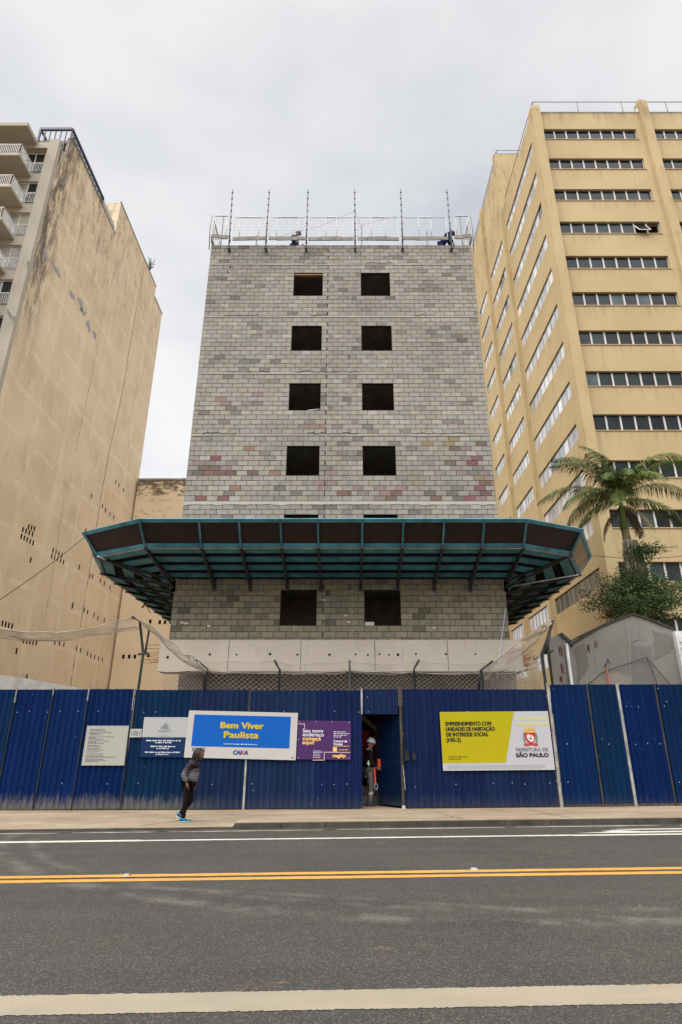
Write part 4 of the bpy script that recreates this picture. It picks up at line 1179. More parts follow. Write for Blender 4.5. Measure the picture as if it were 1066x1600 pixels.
# projecting pilasters
for xa, xb_, zt in ((XY-.14, 14.5, 47.0),(22.02,22.68,47.6),(29.75,30.4,47.4)): mb.box(xa, xb_, YY0, YY0+.249, 0, zt-.35); mb.add([(xa,YY0,zt-.35),(xb_,YY0,zt-.35),(xb_,YY0+.249,zt-.35),(xa,YY0+.249,zt-.35),(xa+.03,YY0+.05,zt),(xb_-.03,YY0+.05,zt),(xb_-.03,YY0+.7,zt),(xa+.03,YY0+.7,zt),(xb_,YY0+.7,zt-.6),(xa,YY0+.7,zt-.6)],[(0,1,5,4),(1,8,6,5),(0,4,7,9),(4,5,6,7)])
mb.box(XY-.14, 14.0, YY0+.25, YY0+.95, 0, 46.9)
mb.build('front_wall', M['yellow'], yb_)
mb = MB()
SECT = [(32.3, 40.1, 46.9, 31.95), (41.6, 46.35, 53.6, 40.85), (48.1, 51.6, 53.6, 47.05)]
ends = [40.85-.55, 46.5, 52.3]
for (wa, wb, zt, ya), ye in zip(SECT, ends):
    mb.box(XY, XY+.45, ya, wa, 0, zt); mb.box(XY, XY+.45, wb, ye, 0, zt); z_ = zt
    for k in range(NF):
        b_, t = zwin(k); mb.box(XY, XY+.45, wa, wb, t, z_); z_ = b_
    mb.box(XY, XY+.45, wa, wb, 0, z_)
for ya, yb2, zt in ((40.3,40.85,53.75),(46.5,47.05,53.75),(52.3,52.8,53.75)): mb.box(XY-.28, XY+.45, ya, yb2, 0, zt)
mb.box(XY+.45, 24, 40.3, 40.7, 45.6, 53.7)
mb.build('side_wall', M['yellow'], yb_)
mb = MB(); mb.box(XY+.3, XR, YY0+.7, 40.29, 46.0, 46.3); mb.box(XY+.3, 24, 40.7, 52.7, 53.0, 53.3); mb.box(XR-.3, XR, YY0+.7, 52.7, 0, 46.0); mb.box(XY+.46, XR-.3, 52.3, 52.7, 0, 52.9)
mb.build('roof', M['slabc'], yb_)
mb = MB(); mb.box(XY-.02, XR, YY0+.2, YY0+.24, HY+.0, HY+.06); mb.box(XY+.02,XY+.3,31.95,40.29,46.9,46.96); mb.box(XY-.02,XY+.3,40.86,52.6,53.6,53.68); mb.build('parapet_cap', M['slabc'], yb_)
mb = MB(); mb.box(XY+.9, XR-.5, YY0+1.2, YY0+1.25, 0, 46); mb.box(XY+1.3,XY+1.35,YY0+1.3,40.2,0,45.9); mb.box(XY+1.3,XY+1.35,40.8,52,0,52.5); mb.build('dark_rooms', M['dark'], yb_)
def ywin_front(xa, xb_, k, npane=8, opened=None):
    b_, t = zwin(k); w_ = (xb_-xa)/npane; y = YY0+.44
    g = MB(); f = MB()
    for i in range(npane):
        a, c_ = xa+w_*i, xa+w_*(i+1)
        if opened == i: 
            g.add([(a+.05,y+.02,t-.1),(c_-.05,y+.02,t-.1),(c_-.05,y-.5,b_+.02),(a+.05,y-.5,b_+.02)], [(3,2,1,0)], (.02,.03,.03))
            for p, q in (((a+.05,y+.02,t-.1),(a+.05,y-.5,b_+.02)),((c_-.05,y+.02,t-.1),(c_-.05,y-.5,b_+.02)),((a+.05,y-.5,b_+.02),(c_-.05,y-.5,b_+.02))): f.beam(p,q,.05,.04,col=(.6,.6,.58))
            continue
        if opened is not None and opened+1 == i: 
            g.add([(a,y+.3,b_),(c_,y+.3,b_),(c_,y+.3,t),(a,y+.3,t)], [(0,1,2,3)], (.01,.01,.01)); continue
        v_ = U(.55,1.6) if rnd.random() < .9 else U(2.5,4.5); tl_ = U(-.012,.012)
        g.add([(a,y+tl_,b_),(c_,y-tl_,b_),(c_,y-tl_,t),(a,y+tl_,t)], [(0,1,2,3)], (.020*v_,.026*v_,.027*v_))
    for i in range(1, npane):
        x = xa+w_*i; f.box(x-.052, x+.052, y-.05, y+.03, b_+.04, t-.04, (.55,.53,.50))
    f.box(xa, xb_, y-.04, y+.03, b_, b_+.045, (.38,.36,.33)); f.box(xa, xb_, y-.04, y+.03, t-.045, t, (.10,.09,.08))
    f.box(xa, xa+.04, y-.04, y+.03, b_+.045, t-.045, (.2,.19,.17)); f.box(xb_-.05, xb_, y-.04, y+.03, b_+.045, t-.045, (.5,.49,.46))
    f.box(xa-.03, xb_+.03, YY0+.20, YY0+.249, b_-.06, b_-.01, (.45,.33,.17))
    w = g.build('window', M['glass'], yb_); fr = f.build('window_frame', M['attr'], w); fr.matrix_parent_inverse = Matrix.Identity(4)
def ywin_side(ya, yb2, k, npane, dark=False):
    b_, t = zwin(k); w_ = (yb2-ya)/npane; x = XY+.09; g = MB(); f = MB()
    for i in range(npane):
        a, c_ = ya+w_*i, ya+w_*(i+1); v_ = U(.5,1.08); tl_ = U(-.006,.006)
        cc = (.05*v_,.06*v_,.06*v_) if dark or rnd.random() < .05 else (.66*v_,.67*v_,.69*v_)  # pale pane colour stands in for the bright sky reflection
        g.add([(x+tl_,a,b_),(x-tl_,c_,b_),(x-tl_,c_,t),(x+tl_,a,t)], [(3,2,1,0)], cc)
    for i in range(1, npane): y = ya+w_*i; f.box(x-.03, x+.02, y-.035, y+.035, b_+.04, t-.04, (.36,.35,.33) if not dark else (.3,.28,.25))
    f.box(x-.04, x+.02, ya, yb2, b_, b_+.045, (.40,.38,.35)); f.box(x-.04, x+.02, ya, yb2, t-.03, t, (.20,.19,.17))
    w = g.build('window', M['glass_sky_sheen'], yb_); fr = f.build('window_frame', M['attr'], w); fr.matrix_parent_inverse = Matrix.Identity(4)
for k in range(NF):
    ywin_front(*BAYS[0], k, 8, 6 if k == 3 else None)
    if k < 12: ywin_front(*BAYS[1], k, 8)
    for (wa, wb, zt, ya), npn in zip(SECT, (9, 6, 5)):
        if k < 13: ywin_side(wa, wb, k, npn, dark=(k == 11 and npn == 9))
def rail(pts, h, name, parent, step, m='galv', mids=(0.,)):
    mb = MB()
    for a, b_ in zip(pts[:-1], pts[1:]):
        a, b_ = V(a), V(b_); L = (b_-a).length; n_ = max(1, int(L/step))
        for dz in mids: mb.tube([a+V((0,0,h-dz)), b_+V((0,0,h-dz))], .03, 6)
        for i in range(n_+1): p = a.lerp(b_, i/n_); mb.tube([p, p+V((0,0,h))], .028, 6)
    return mb.build(name, M[m], parent)
rail([(XY+.25,40.2,46.6),(XY+.25,YY0+.55,46.6),(XR-.2,YY0+.55,46.6)], 1.45, 'roof_railing', yb_, 3.0, 'pole')
rail([(XY+.15,52.2,53.5),(XY+.15,40.6,53.5),(19,40.6,53.5)], 1.1, 'roof_railing', yb_, 2.4, 'pole', mids=(0.,.45))
mb = MB(); mb.ell((XY-.35,52.9,44.6),(.25,.25,.25),10,8); mb.tube([(XY-.3,52.85,44.5),(XY-.1,52.8,43.9)],.05,6); mb.build('wall_lamp', M['galv'], yb_)

# ------------------------------------------------------------------ LEFT APARTMENT BUILDING
XL, YL = -20.4, 30.0
lbd = thing('beige_apartment_block', (-25, 42, 0), 'tall weathered beige apartment block with a blind side wall and balconies at far left', 'building')
mb = MB()
prof = [(YL+.35,0),(YL+.35,41.6),(31.3,41.6),(31.3,43.75),(40.2,43.75),(40.2,47.5),(50.85,47.5),(50.85,46.2),(53.6,46.2),(53.6,0)]
mb.slab([(XL, a, b_) for a, b_ in prof], (-1,0,0), .3)
mb.box(-30.2,XL-.301,40.2,40.5,43.5,47.4)
mb.build('side_wall', M['plaster_left'], lbd)
mb = MB(); mb.box(-21.1, XL+.02, YL, YL+.349, 0, 41.9); mb.box(-30.5,-21.1,YL+.02,YL+.349,41.05,41.6)
mb.build('corner_column', M['cream'], lbd)
mb = MB(); zt = 41.05
NL = 14
for j in range(NL):
    t, b_ = 41.0-2.86*j, 39.0-2.86*j
    mb.box(-30.5, -21.1, YL+.3, YL+.6, t, zt); zt = b_
    for xa, xb_ in ((-21.35,-21.1),(-24.4,-22.7),(-27.4,-26.2)): mb.box(xa, xb_, YL+.3, YL+.6, b_, t)
mb.box(-30.5,-21.1,YL+.3,YL+.6,0,zt)
mb.build('front_wall', M['cream'], lbd)
mb = MB(); mb.box(-30.5,XL-.3,31.3,53.5,43.2,43.5); mb.box(-30.5,-30.2,YL+.6,53.5,0,43.2); mb.box(-30.2,XL-.31,53.2,53.5,0,43.2); mb.box(-30.5,XL-.3,YL+.6,31.3,41.2,41.4)
mb.build('roof', M['slabc'], lbd)
mb = MB(); mb.box(XL-.06,XL+.05,31.25,40.2,43.75,43.83); mb.box(XL-.06,XL+.05,40.15,50.9,47.5,47.58); mb.box(XL-.06,XL+.05,50.9,53.65,46.2,46.28); mb.build('parapet_cap', M['slabc'], lbd)
# top slab over the balconies and each balcony
mb = MB(); mb.box(-30.5,-21.9,28.6,YL+.3,41.35,41.65); mb.build('roof_slab', M['cream'], lbd)
for j in range(NL):
    zf = 38.72-2.86*j
    if j < 12:
        mb = MB(); mb.box(-30.5,-21.95,28.65,YL+.299,zf-.16,zf); bal = mb.build('balcony', M['cream'], lbd)
        mb = MB()
        mb.box(-30.5,-21.98,28.69,28.72,zf+.92,zf+.96); mb.box(-22.01,-21.98,28.72,YL+.28,zf+.92,zf+.96)
        mb.box(-30.5,-21.98,28.69,28.72,zf+.06,zf+.09); mb.box(-22.01,-21.98,28.72,YL+.28,zf+.06,zf+.09)
        x = -25.6
        while x < -22.0: mb.box(x,x+.028,28.69,28.72,zf,zf+.92); x += .12
        y = 28.8
        while y < 30.2: mb.box(-22.01,-21.98,y,y+.028,zf,zf+.92); y += .12
        rl = mb.build('balcony_railing', M['white_metal'], bal); rl.matrix_parent_inverse = Matrix.Identity(4)
    t, b_ = 41.0-2.86*j, 39.0-2.86*j
    g = MB(); f = MB(); y = YL+.46
    curt = rnd.choice([(.36,.35,.28),(.03,.03,.03),(.25,.24,.18),(.40,.38,.33)])
    for a, c_ in ((-22.7,-22.05),(-22.05,-21.35)):
        cc = curt if rnd.random() < .7 else (.03,.035,.035)
        g.add([(a,y,b_),(c_,y,b_),(c_,y,t),(a,y,t)], [(0,1,2,3)], cc)
    g2 = MB(); g2.add([(-26.2,y,b_),(-24.4,y,b_),(-24.4,y,t),(-26.2,y,t)], [(0,1,2,3)], (.05,.055,.05)); w2 = g2.build('window', M['glass'], lbd)
    f2_ = MB(); f2_.box(-25.33,-25.27,y-.05,y-.005,b_,t); o_ = f2_.build('window_frame', M['white_metal'], w2); o_.matrix_parent_inverse = Matrix.Identity(4)
    for x in (-22.68,-22.05,-21.38): f.box(x-.035,x+.035,y-.05,y-.005,b_,t)
    f.box(-22.7,-21.35,y-.045,y-.003,t-.07,t-.0); f.box(-22.7,-21.35,y-.045,y-.003,b_+.98,b_+1.03)
    wn = g.build('window', M['glass'], lbd); fr = f.build('window_frame', M['white_metal'], wn); fr.matrix_parent_inverse = Matrix.Identity(4)
    mb = MB(); mb.box(-22.7,-21.3,YL+.22,YL+.25,b_+.84,b_+.88); mb.box(-22.7,-21.3,YL+.22,YL+.25,b_+.02,b_+.05)
    x = -22.66
    while x < -21.33: mb.box(x,x+.025,YL+.22,YL+.25,b_+.02,b_+.84); x += .11
    rl = mb.build('window_railing', M['white_metal'], wn); rl.matrix_parent_inverse = Matrix.Identity(4)
# roof terrace frames
mb = MB()
A=V((-22.8,31.2,44.55)); B=V((-20.45,31.2,44.55)); C=V((-20.45,37.3,44.55)); D=V((-20.45,39.9,44.2))
mb.beam(A,B,.16,.22); mb.beam(B,C,.16,.20); mb.beam(A-V((0,0,.0)),V((-22.8,37.3,44.55)),.12,.18); mb.beam(V((-22.8,37.3,44.55)),C,.12,.18)
for i in range(13): p = B.lerp(C,i/12); mb.beam(p,V((-20.45,p.y,43.75)),.07,.07)
for i in range(7): p = A.lerp(B,i/6); mb.beam(p,V((p.x,31.25,41.7)),.06,.06)
mb.beam(B-V((0,0,.42)),C-V((0,0,.42)),.05,.07); mb.beam(A,V((-22.8,31.2,41.6)),.14,.14)
mb.build('roof_terrace_frame', M['navy_metal'], lbd)
mb = MB(); mb.beam(C-V((0,0,.2)),D,.10,.35); mb.beam(C-V((0,0,.55)),D-V((0,0,.35)),.05,.06)
mb.build('roof_glazing_frame', M['galv'], lbd)
# holes left by scaffolding, drain lines and cracks in the side wall
mb = MB()
def hole(y, z, h=.34, wd=.17):
    mb = MB(); mb.box(XL-.02, XL+.004, y-wd/2, y+wd/2, z-h/2, z+h/2); mb.build('wall_hole', M['dark'], lbd)
def onwall(u, v):   # intersection of a photo ray with the side wall
    fh = FPX*CS+(v-800)*SN; Y = XL*fh/(u-543); return Y, CAM_H+(FPX*SN+(800-v)*CS)/fh*Y
def holes(lst, h=.34, wd=.17):
    for u, v in lst: y, z = onwall(u, v); hole(y, z, h, wd)
holes([(45+4.5*i, 823+1.5*i) for i in range(3)] + [(36+5*i, 827.5+2.4*i) for i in range(4)] + [(33.5+4.6*i, 838+2.6*i) for i in range(5)])
holes([(83+4.6*i, 860+2.6*i) for i in range(4)] + [(81+4.6*i, 869+2.3*i) for i in range(5)])
holes([(4+5*i, 974+1.5*i) for i in range(4)] + [(37+5*i, 1001+.9*i) for i in range(5)] + [(86+7*i,1004+1.5*i) for i in range(3)])
holes([(143,775),(181,753),(186,758),(193,766),(160,791),(165,797),(172,803),(178,808),(134,829),(113,948),(124,886),(141,900),(145,901),(161,898),(157,907),(163,912),(172,918),(114,945),(132,953),(137,956),(147,961),(153,966),(163,969),(120,1013),(126,1016),(137,1021),(142,1025),(148,1027),(154,1029),(160,1031),(48,875),(26,1017),(42,1058)], .38, .18)
mb = MB()
for lst, wd in ((((201,550),(194,600),(182,655),(172,700),(160,765),(150,830),(138,905),(127,970),(110,1072)), .05), (((151,550),(143,590),(128,660),(118,705)), .03), (((226,418),(214,480),(205,530),(201,550)), .05), (((172,420),(160,490),(151,550)), .03), (((100,780),(85,880),(72,960),(64,1000)), .03)):
    pts = [onwall(u, v) for u, v in lst]; mb = MB()
    for (a, b_) in zip(pts[:-1], pts[1:]):
        n_ = 8
        for i in range(n_):
            y0, z0 = a[0]+(b_[0]-a[0])*i/n_, a[1]+(b_[1]-a[1])*i/n_; y1, z1 = a[0]+(b_[0]-a[0])*(i+1)/n_, a[1]+(b_[1]-a[1])*(i+1)/n_
            w1 = wd*U(.4,1.4)
            mb.quad((XL+.005,y0-w1,z0),(XL+.005,y0+w1,z0),(XL+.005,y1+w1,z1),(XL+.005,y1-w1,z1), col=(.22,.12,.07) if wd > .04 else (.30,.24,.16))
    mb.build('joint_line', M['attr'], lbd)

mb = MB()
for (u, v, L) in ((72,398,.5),(84,414,.6),(91,424,.9),(113,460,.8),(127,480,1.2),(131,488,.8),(140,510,1.0),(146,520,1.0),(44,415,.9),(20,490,1.2)):
    y, z = onwall(u, v); mb = MB()
    for q in range(6):
        yy, zz = y+U(-.5,.5)*L, z+U(-.3,.3)*L; r_ = U(.08,.2)
        pk_ = .006+.0007*(len(mb.f)); mb.add([(XL+pk_, yy+r_*1.6*math.cos(t)*U(.6,1.2), zz+r_*1.4*math.sin(t)*U(.6,1.2)) for t in [k*math.pi/3.5 for k in range(7)]], [tuple(range(7))], (.33,.315,.30))
    mb.build('bare_patch', M['attr'], lbd)

# weed on the parapet
mb = MB()
for i in range(26):
    a = U(0,6.28); b0 = V((XL+.0, 48.6, 47.5)); tip = b0+V((math.cos(a)*.4, math.sin(a)*.5, U(.5,1.7)))
    mb.tube([b0, b0.lerp(tip,.5)+V((0,0,.2)), tip], .02, 4, (.10,.11,.05))
    for q in range(3): p = b0.lerp(tip,U(.5,1)); mb.add([p,p+V((U(-.1,.1),.12,.05)),p+V((0,.02,.14))],[(0,1,2)],(.12,.13,.06))
o = mb.build('parapet_weed', M['attr']); tag(o, 'small dry weed growing on the roof edge of the beige apartment block', 'weed')

# rear boundary building between the left block and the tower
rbg = thing('ochre_rear_building', (-10, 55, 0), 'pale ochre wall with black mould along its top between left block and tower', 'building')
mb = MB(); mb.box(-20.2, 8, 53.0, 58, 0, 25.9); mb.build('wall', mouldy(), rbg)
mb = MB(); mb.box(-20.25,8.05,52.95,58.05,25.9,26.05); mb.build('parapet_cap', M['slabc'], rbg)
mb = MB()
for (u, v) in [(193,1026),(202,1026),(211,1026),(235,971),(250,972),(258,972),(232,1024)]: 
    x, z = px(u, v, 53); mb = MB(); mb.box(x-.11, x+.11, 52.99, 53.02, z-.17, z+.17); mb.build('wall_hole', M['dark'], rbg)

# low walls at the foot, left
mb = MB(); mb.slab([P3(-70,1040,21.5),P3(0,1054,21.5),P3(60,1063,21.5),P3(150,1080,21.5),P3(150,1090,21.5),V((P3(-70,1040,21.5).x,21.5,0))], (0,1,0), .25)
o = mb.build('low_wall', M['slabc']); tag(o, 'low pale grey wall sloping down just above the hoarding at far left', 'wall')

# grey party wall on the right
pw = thing('grey_party_wall', (9.5, 21, 0), 'grey painted gable shaped party wall standing behind the right end of the hoarding', 'wall')
mb = MB()
pts = [(891,1008),(910,997),(933,983),(960,971),(988,960.4),(1012,968),(1030,975),(1053.7,984)]
poly = [P3(u, v, 21) for u, v in pts]; poly += [V((poly[-1].x,21,0)), V((poly[0].x,21,0))]
mb.slab(poly, (0,1,0), .3); mb.build('gable_wall', M['greywall'], pw)
mb = MB()
for a, b_ in zip(poly[:7], poly[1:8]): mb.beam(a+V((0,.15,.02)), b_+V((0,.15,.02)), .42, .06)
mb.build('coping', M['kerb'], pw)
mb = MB(); q = [P3(857,998,20.7),P3(874,992,20.7),P3(880,996,20.7),P3(891,1008,20.7)]; q += [V((q[-1].x,20.7,0)), V((q[0].x,20.7,0))]
mb.slab(q, (0,1,0), .29); mb.build('pier', M['greywall'], pw)
mb = MB(); mb.beam(P3(873,992,20.9), P3(893,1010,20.9), .5, .12); mb.build('coping', M['steel_dark'], pw)
mb = MB(); x = P3(889,1040,20.65).x; mb.tube([(x,20.62,0),(x,20.62,P3(885,1006,20.62).z)], .055, 10); mb.build('drain_pipe', M['white_metal'], pw)
mb = MB()
for (u, v, L) in ((920,1010,.25),(931,1005,.18),(876,1012,.3),(879,1040,.35),(877,1058,.2)):
    p = P3(u, v, 20.99 if u > 900 else 20.69)
    for q in range(5): a = U(-.05,.05); mb.box(p.x+a-.012, p.x+a+.012, p.y-.004, p.y, p.z-L*U(.5,1), p.z+U(0,.1), (.20,.09,.05))
for k_, (pp, cc_) in enumerate(((((985,966),(1010,975),(1010,1000),(984,1004)), (.21,.20,.175)), (((925,1056),(950,1050),(984,1054),(986,1072),(925,1076)), (.27,.235,.18)), (((1020,985),(1050,994),(1050,1020),(1024,1030)), (.165,.15,.125)), (((898,1012),(915,1004),(920,1040),(902,1075)), (.15,.135,.11)), (((985,1008),(1018,1012),(1022,1070),(988,1074)), (.17,.16,.14)))):
    q_ = [P3(u, v, 20.994-.001*k_) for u, v in pp]; o2 = []
    for a, b_ in zip(q_, q_[1:]+q_[:1]):
        for t in range(6): o2.append(a.lerp(b_, t/6)+V((U(-.05,.05),0,U(-.05,.05))))
    mb.add(o2, [tuple(range(len(o2)))], cc_)
mb.build('repair_patches', M['attr'], pw); mb = MB()
pts = [P3(u,v,20.98) for u,v in ((1000,962),(1000,998),(984,1003),(984,1040),(984,1078))]
for a, b_ in zip(pts[:-1], pts[1:]): mb.beam(a, b_, .015, .012, col=(.34,.31,.28))
mb.build('stains', M['attr'], pw)
o = MB(); o.tube([P3(u,v,20.9) for u,v in ((918,1070),(940,1052),(965,1042),(985,1036),(1010,1027),(1030,1050),(1052,1075))], .012, 5)
o.tube([P3(1010,1027,20.9),P3(1020,1050,20.9),P3(1030,1078,20.9)], .01, 5)
tag(o.build('wall_cable', M['cord']), 'thin black cable looped across the grey gable wall', 'cable')
o = MB(); o.tube([V((P3(948,1070,20.8).x,20.8,.1)),P3(948,1045,20.8)], .035, 8, (.35,.08,.05)); o.tube([P3(945,1043,20.8),P3(950,1030,20.8),P3(953,1037,20.8)], .02, 6, (.05,.04,.04))
tag(o.build('standpipe', M['attr']), 'short red standpipe with a dark tap in front of the grey gable wall', 'pipe')
wb = thing('white_annexe', (12.6, 21, 0), 'white wall corner with pale green trellis at the right edge above the hoarding', 'wall')
mb = MB(); a = P3(1054.5,986,20.8); mb.box(a.x, 16, 20.8, 23, 0, a.z); mb.build('wall', M['white_metal'], wb)
mb = MB()
for i in range(9):
    z = 3.2+i*.2; mb.beam((a.x+.1,20.77,z),(a.x+.5,20.77,z+.25),.03,.02); mb.beam((a.x+.5,20.76,z),(a.x+.1,20.76,z+.25),.03,.02)
mb.build('trellis', simple("pale green paint", (.25,.42,.30), .6, .3), wb)
# wire across to the bush
o = MB(); A_, B_ = P3(925,868,23.), P3(1090,866,23.); o.tube([A_.lerp(B_,t/10)-V((0,0,.15*math.sin(math.pi*t/10))) for t in range(11)], .012, 5)
tag(o.build('overhead_wire', M['cord']), 'thin overhead wire passing the dead palm fronds in front of the yellow block', 'wire')
# reddish rubble pile behind net right of beam
o = MB()
for i in range(26):
    p = P3(U(812,826), U(1026,1048), 20.4); s_ = U(.03,.07); o.box(p.x-s_*1.6,p.x+s_*1.6,p.y-s_,p.y+s_,p.z-s_*.5,p.z+s_*.5, rnd.choice([(.45,.16,.07),(.35,.12,.06),(.3,.2,.14)]))
tag(o.build('brick_stack', M['attr']), 'broken orange bricks at the right end of the concrete beam', 'bricks')

# ------------------------------------------------------------------ PALM AND BUSH
leafm = attr("palm leaf", .6, .2, var=.25, scale=1.2, fine=30, bst=.1)
barkm = simple("palm bark", (.20,.17,.09), .8, .2, var=.4, scale=4, fine=30, bst=.3)
pc = P3(972,806,25.)
palm = thing('palm_tree', (pc.x+.9, 25, 0), 'feathery green palm tree in front of the yellow block on the right', 'tree')
mb = MB()
tk = [V((pc.x+.85,25,0)), V((pc.x+.8,25,4)), P3(992,900,25), P3(983,858,25), P3(976,825,25), P3(972,800,25)]
mb.tube(tk, [.26,.22,.20,.19,.16,.13], 14); mb.build('trunk', barkm, palm)
mb = MB(); mb.tube([P3(976,828,25), P3(972,800,25), P3(969,778,25)], [.17,.14,.05], 12, (.16,.20,.05)); mb.build('crownshaft', leafm, palm)
def frond(mb, base, az, el, L, droop, wd=.80, hue=0., roll=0., dead=False):
    n_ = 22; p = V(base); pts = [p.copy()]; d_el = el
    hd_ = V((math.cos(az), math.sin(az), 0))
    dirs = []
    for i in range(n_):
        e = el - droop*((i/n_)**1.3)
        d = hd_*math.cos(e)+V((0,0,math.sin(e))); dirs.append(d); p = p+d*(L/n_); pts.append(p.copy())
    mb.tube(pts, [max(.006,.035*(1-i/(n_+1))) for i in range(n_+1)], 5, (.22+hue,.24,.07))
    side = V((-math.sin(az), math.cos(az), 0))
    for i in range(5*n_-6):
        t = (i+6)/(5*n_); k = min(n_-1, int(t*n_)); q = interp(pts, t); d = dirs[k]
        up = side.cross(d).normalized()
        if up.z < 0: up = -up
        ll = wd*(math.sin(math.pi*min(1,t*.86+.14))**.6)*U(.85,1.1)
        for sg in (-1,1):
            if rnd.random() < .05: continue
            spread = side*sg*math.cos(roll)+up*math.sin(roll)
            ld = (spread*U(.75,.95) + d*U(.45,.7) + up*U(-.05,.25)).normalized()
            a = q; m_ = q+ld*ll*.5+V((0,0,-ll*.13)); e_ = q+ld*ll*.85+V((0,0,-ll*U(.45,.8)))
            wv = d*.017
            g = U(.65,1.25); c = (.080*g+hue*U(0,1.2), .125*g+hue*.8, .028*g)
            if rnd.random() < .08+hue: c = (.22,.22,.05)
            if dead: c = (.20*g,.15*g,.08*g)
            mb.add([a-wv*.5, a+wv*.5, m_+wv, m_-wv, e_], [(0,1,2,3),(3,2,4)], c)
bc = P3(970,779,25)
fr_ = [(2.75,1.25,3.9,1.75),(2.2,1.45,3.9,1.25),(3.35,.80,3.8,1.6),(3.05,.40,3.9,1.5),(3.5,.10,3.6,1.45),(2.6,.1,2.8,1.6),
       (.55,1.15,3.9,2.0),(-.25,.85,4.0,1.5),(.1,.45,3.8,1.6),(-.6,1.05,3.6,2.1),(-1.2,.6,2.8,2.1),(-1.8,.8,2.8,2.3),(1.5,1.2,3.4,1.7),(4.1,.5,3.2,1.8),(3.9,.95,3.4,1.7),(.9,.6,3.2,1.6),(-2.1,.05,2.6,1.8),(1.9,.6,3.,1.5),(3.2,-.25,2.6,1.25),(-.1,-.1,2.8,1.4)]
for i, (az, el, L, dr) in enumerate(fr_):
    mb = MB(); frond(mb, bc+V((0,0,U(-.1,.1))), az, el+.14, L*1.03, dr*.93, hue=(.05 if i in (7,3,9,10) else 0.)); mb.build('frond', leafm, palm)
for az, el, L in ((-1.0,-.5,2.0),(2.6,-.6,1.9),(.3,-.7,1.7)):
    mb = MB(); frond(mb, bc+V((0,0,-.35)), az, el, L, 1.0, wd=.45, dead=True); mb.build('dead_frond', leafm, palm)
# skirt of dead fibres
mb = MB(); c0 = P3(986,852,24.9)
for i in range(420):
    a = U(0,6.28); r_ = U(.1,.55); t0 = c0+V((math.cos(a)*r_*.6, math.sin(a)*r_*.5, U(-.1,.25))); t1 = t0+V((math.cos(a)*.12+U(-.05,.05), math.sin(a)*.1, -U(.5,1.25)))
    w_ = V((.018,0,0)); mb.add([t0-w_, t0+w_, t1+w_*.5, t1-w_*.5], [(0,1,2,3)], rnd.choice([(.30,.24,.16),(.20,.15,.10),(.38,.32,.24)]))
mb.build('dead_fronds', leafm, palm)
# leafy tree under the palm
tb = thing('leafy_tree', (13.2, 24.2, 0), 'dense dark green small leaved tree growing behind the grey gable wall below the palm', 'tree')
tcn = P3(997,925,24.2)
mb = MB(); mb.tube([V((tcn.x,24.2,0)),V((tcn.x+.1,24.2,3.2)),tcn+V((0,0,-1.))],[.16,.12,.08],8)
tips = []
for i in range(95):
    a = U(0,6.28); e = U(-.75,1.35); L = U(.9,1.0)
    tip = tcn+V((math.cos(a)*math.cos(e)*1.85*rnd.choice([.7,.85,1.,1.1,1.35]), math.sin(a)*math.cos(e)*1.3, math.sin(e)*1.25*U(.6,1.3)-.25))
    b0 = tcn+V((0,0,-1.0)); m_ = b0.lerp(tip,.5)+V((U(-.15,.15),U(-.15,.15),.2)); mb.tube([b0,m_,tip],[.03,.018,.006],5); tips.append((b0,m_,tip))
mb.build('trunk', barkm, tb)
mb = MB()
for (b0,m_,tip) in tips:
    for q in range(190):
        t = U(.35,1.03); p = b0.lerp(m_, t*2) if t < .5 else m_.lerp(tip, t*2-1)
        s_ = .30*(1.15-t*.6); p = p+V((rnd.gauss(0,s_*.7),rnd.gauss(0,s_*.6),rnd.gauss(0,s_*.5)))
        n_ = V((U(-1,1),U(-1,1),U(.2,1))).normalized(); a_ = n_.cross(V((U(-1,1),U(-1,1),U(-1,1)))).normalized(); b_ = n_.cross(a_)
        l_, w_ = U(.06,.11), U(.022,.036)
        g = U(.5,1.6); c = (.050*g,.082*g,.026*g)
        if rnd.random() < .14: c = (.13*g,.18*g,.04)
        mb.add([p, p+a_*l_*.5+b_*w_, p+a_*l_, p+a_*l_*.5-b_*w_], [(0,1,2,3)], c)
mb.build('crown', leafm, tb)
mb = MB()
c1 = P3(1005,862,24.4)
for i in range(900):
    p = c1+V((rnd.gauss(0,.30),rnd.gauss(0,.2),rnd.gauss(0,.22))); n_ = V((U(-1,1),U(-1,1),U(.2,1))).normalized(); a_ = n_.cross(V((1,.3,U(-1,1)))).normalized(); b_ = n_.cross(a_)
    g = U(.6,1.4); mb.add([p, p+a_*.05+b_*.03, p+a_*.10, p+a_*.05-b_*.03], [(0,1,2,3)], (.05*g,.10*g,.025*g))
for i in range(16):
    q0 = c1+V((U(-.3,.3),0,-.1)); q1 = q0+V((U(-.7,1.2),U(-.3,.3),U(.0,.5))); mb.tube([q0,q0.lerp(q1,.5)+V((0,0,.15)),q1],.008,4,(.07,.09,.03))
    for k in range(14): p = q0.lerp(q1,U(.4,1))+V((0,0,.06)); mb.add([p,p+V((U(-.05,.05),0,.06)),p+V((.06,0,.02))],[(0,1,2)],(.06,.10,.03))
mb.build('climber', leafm, tb)

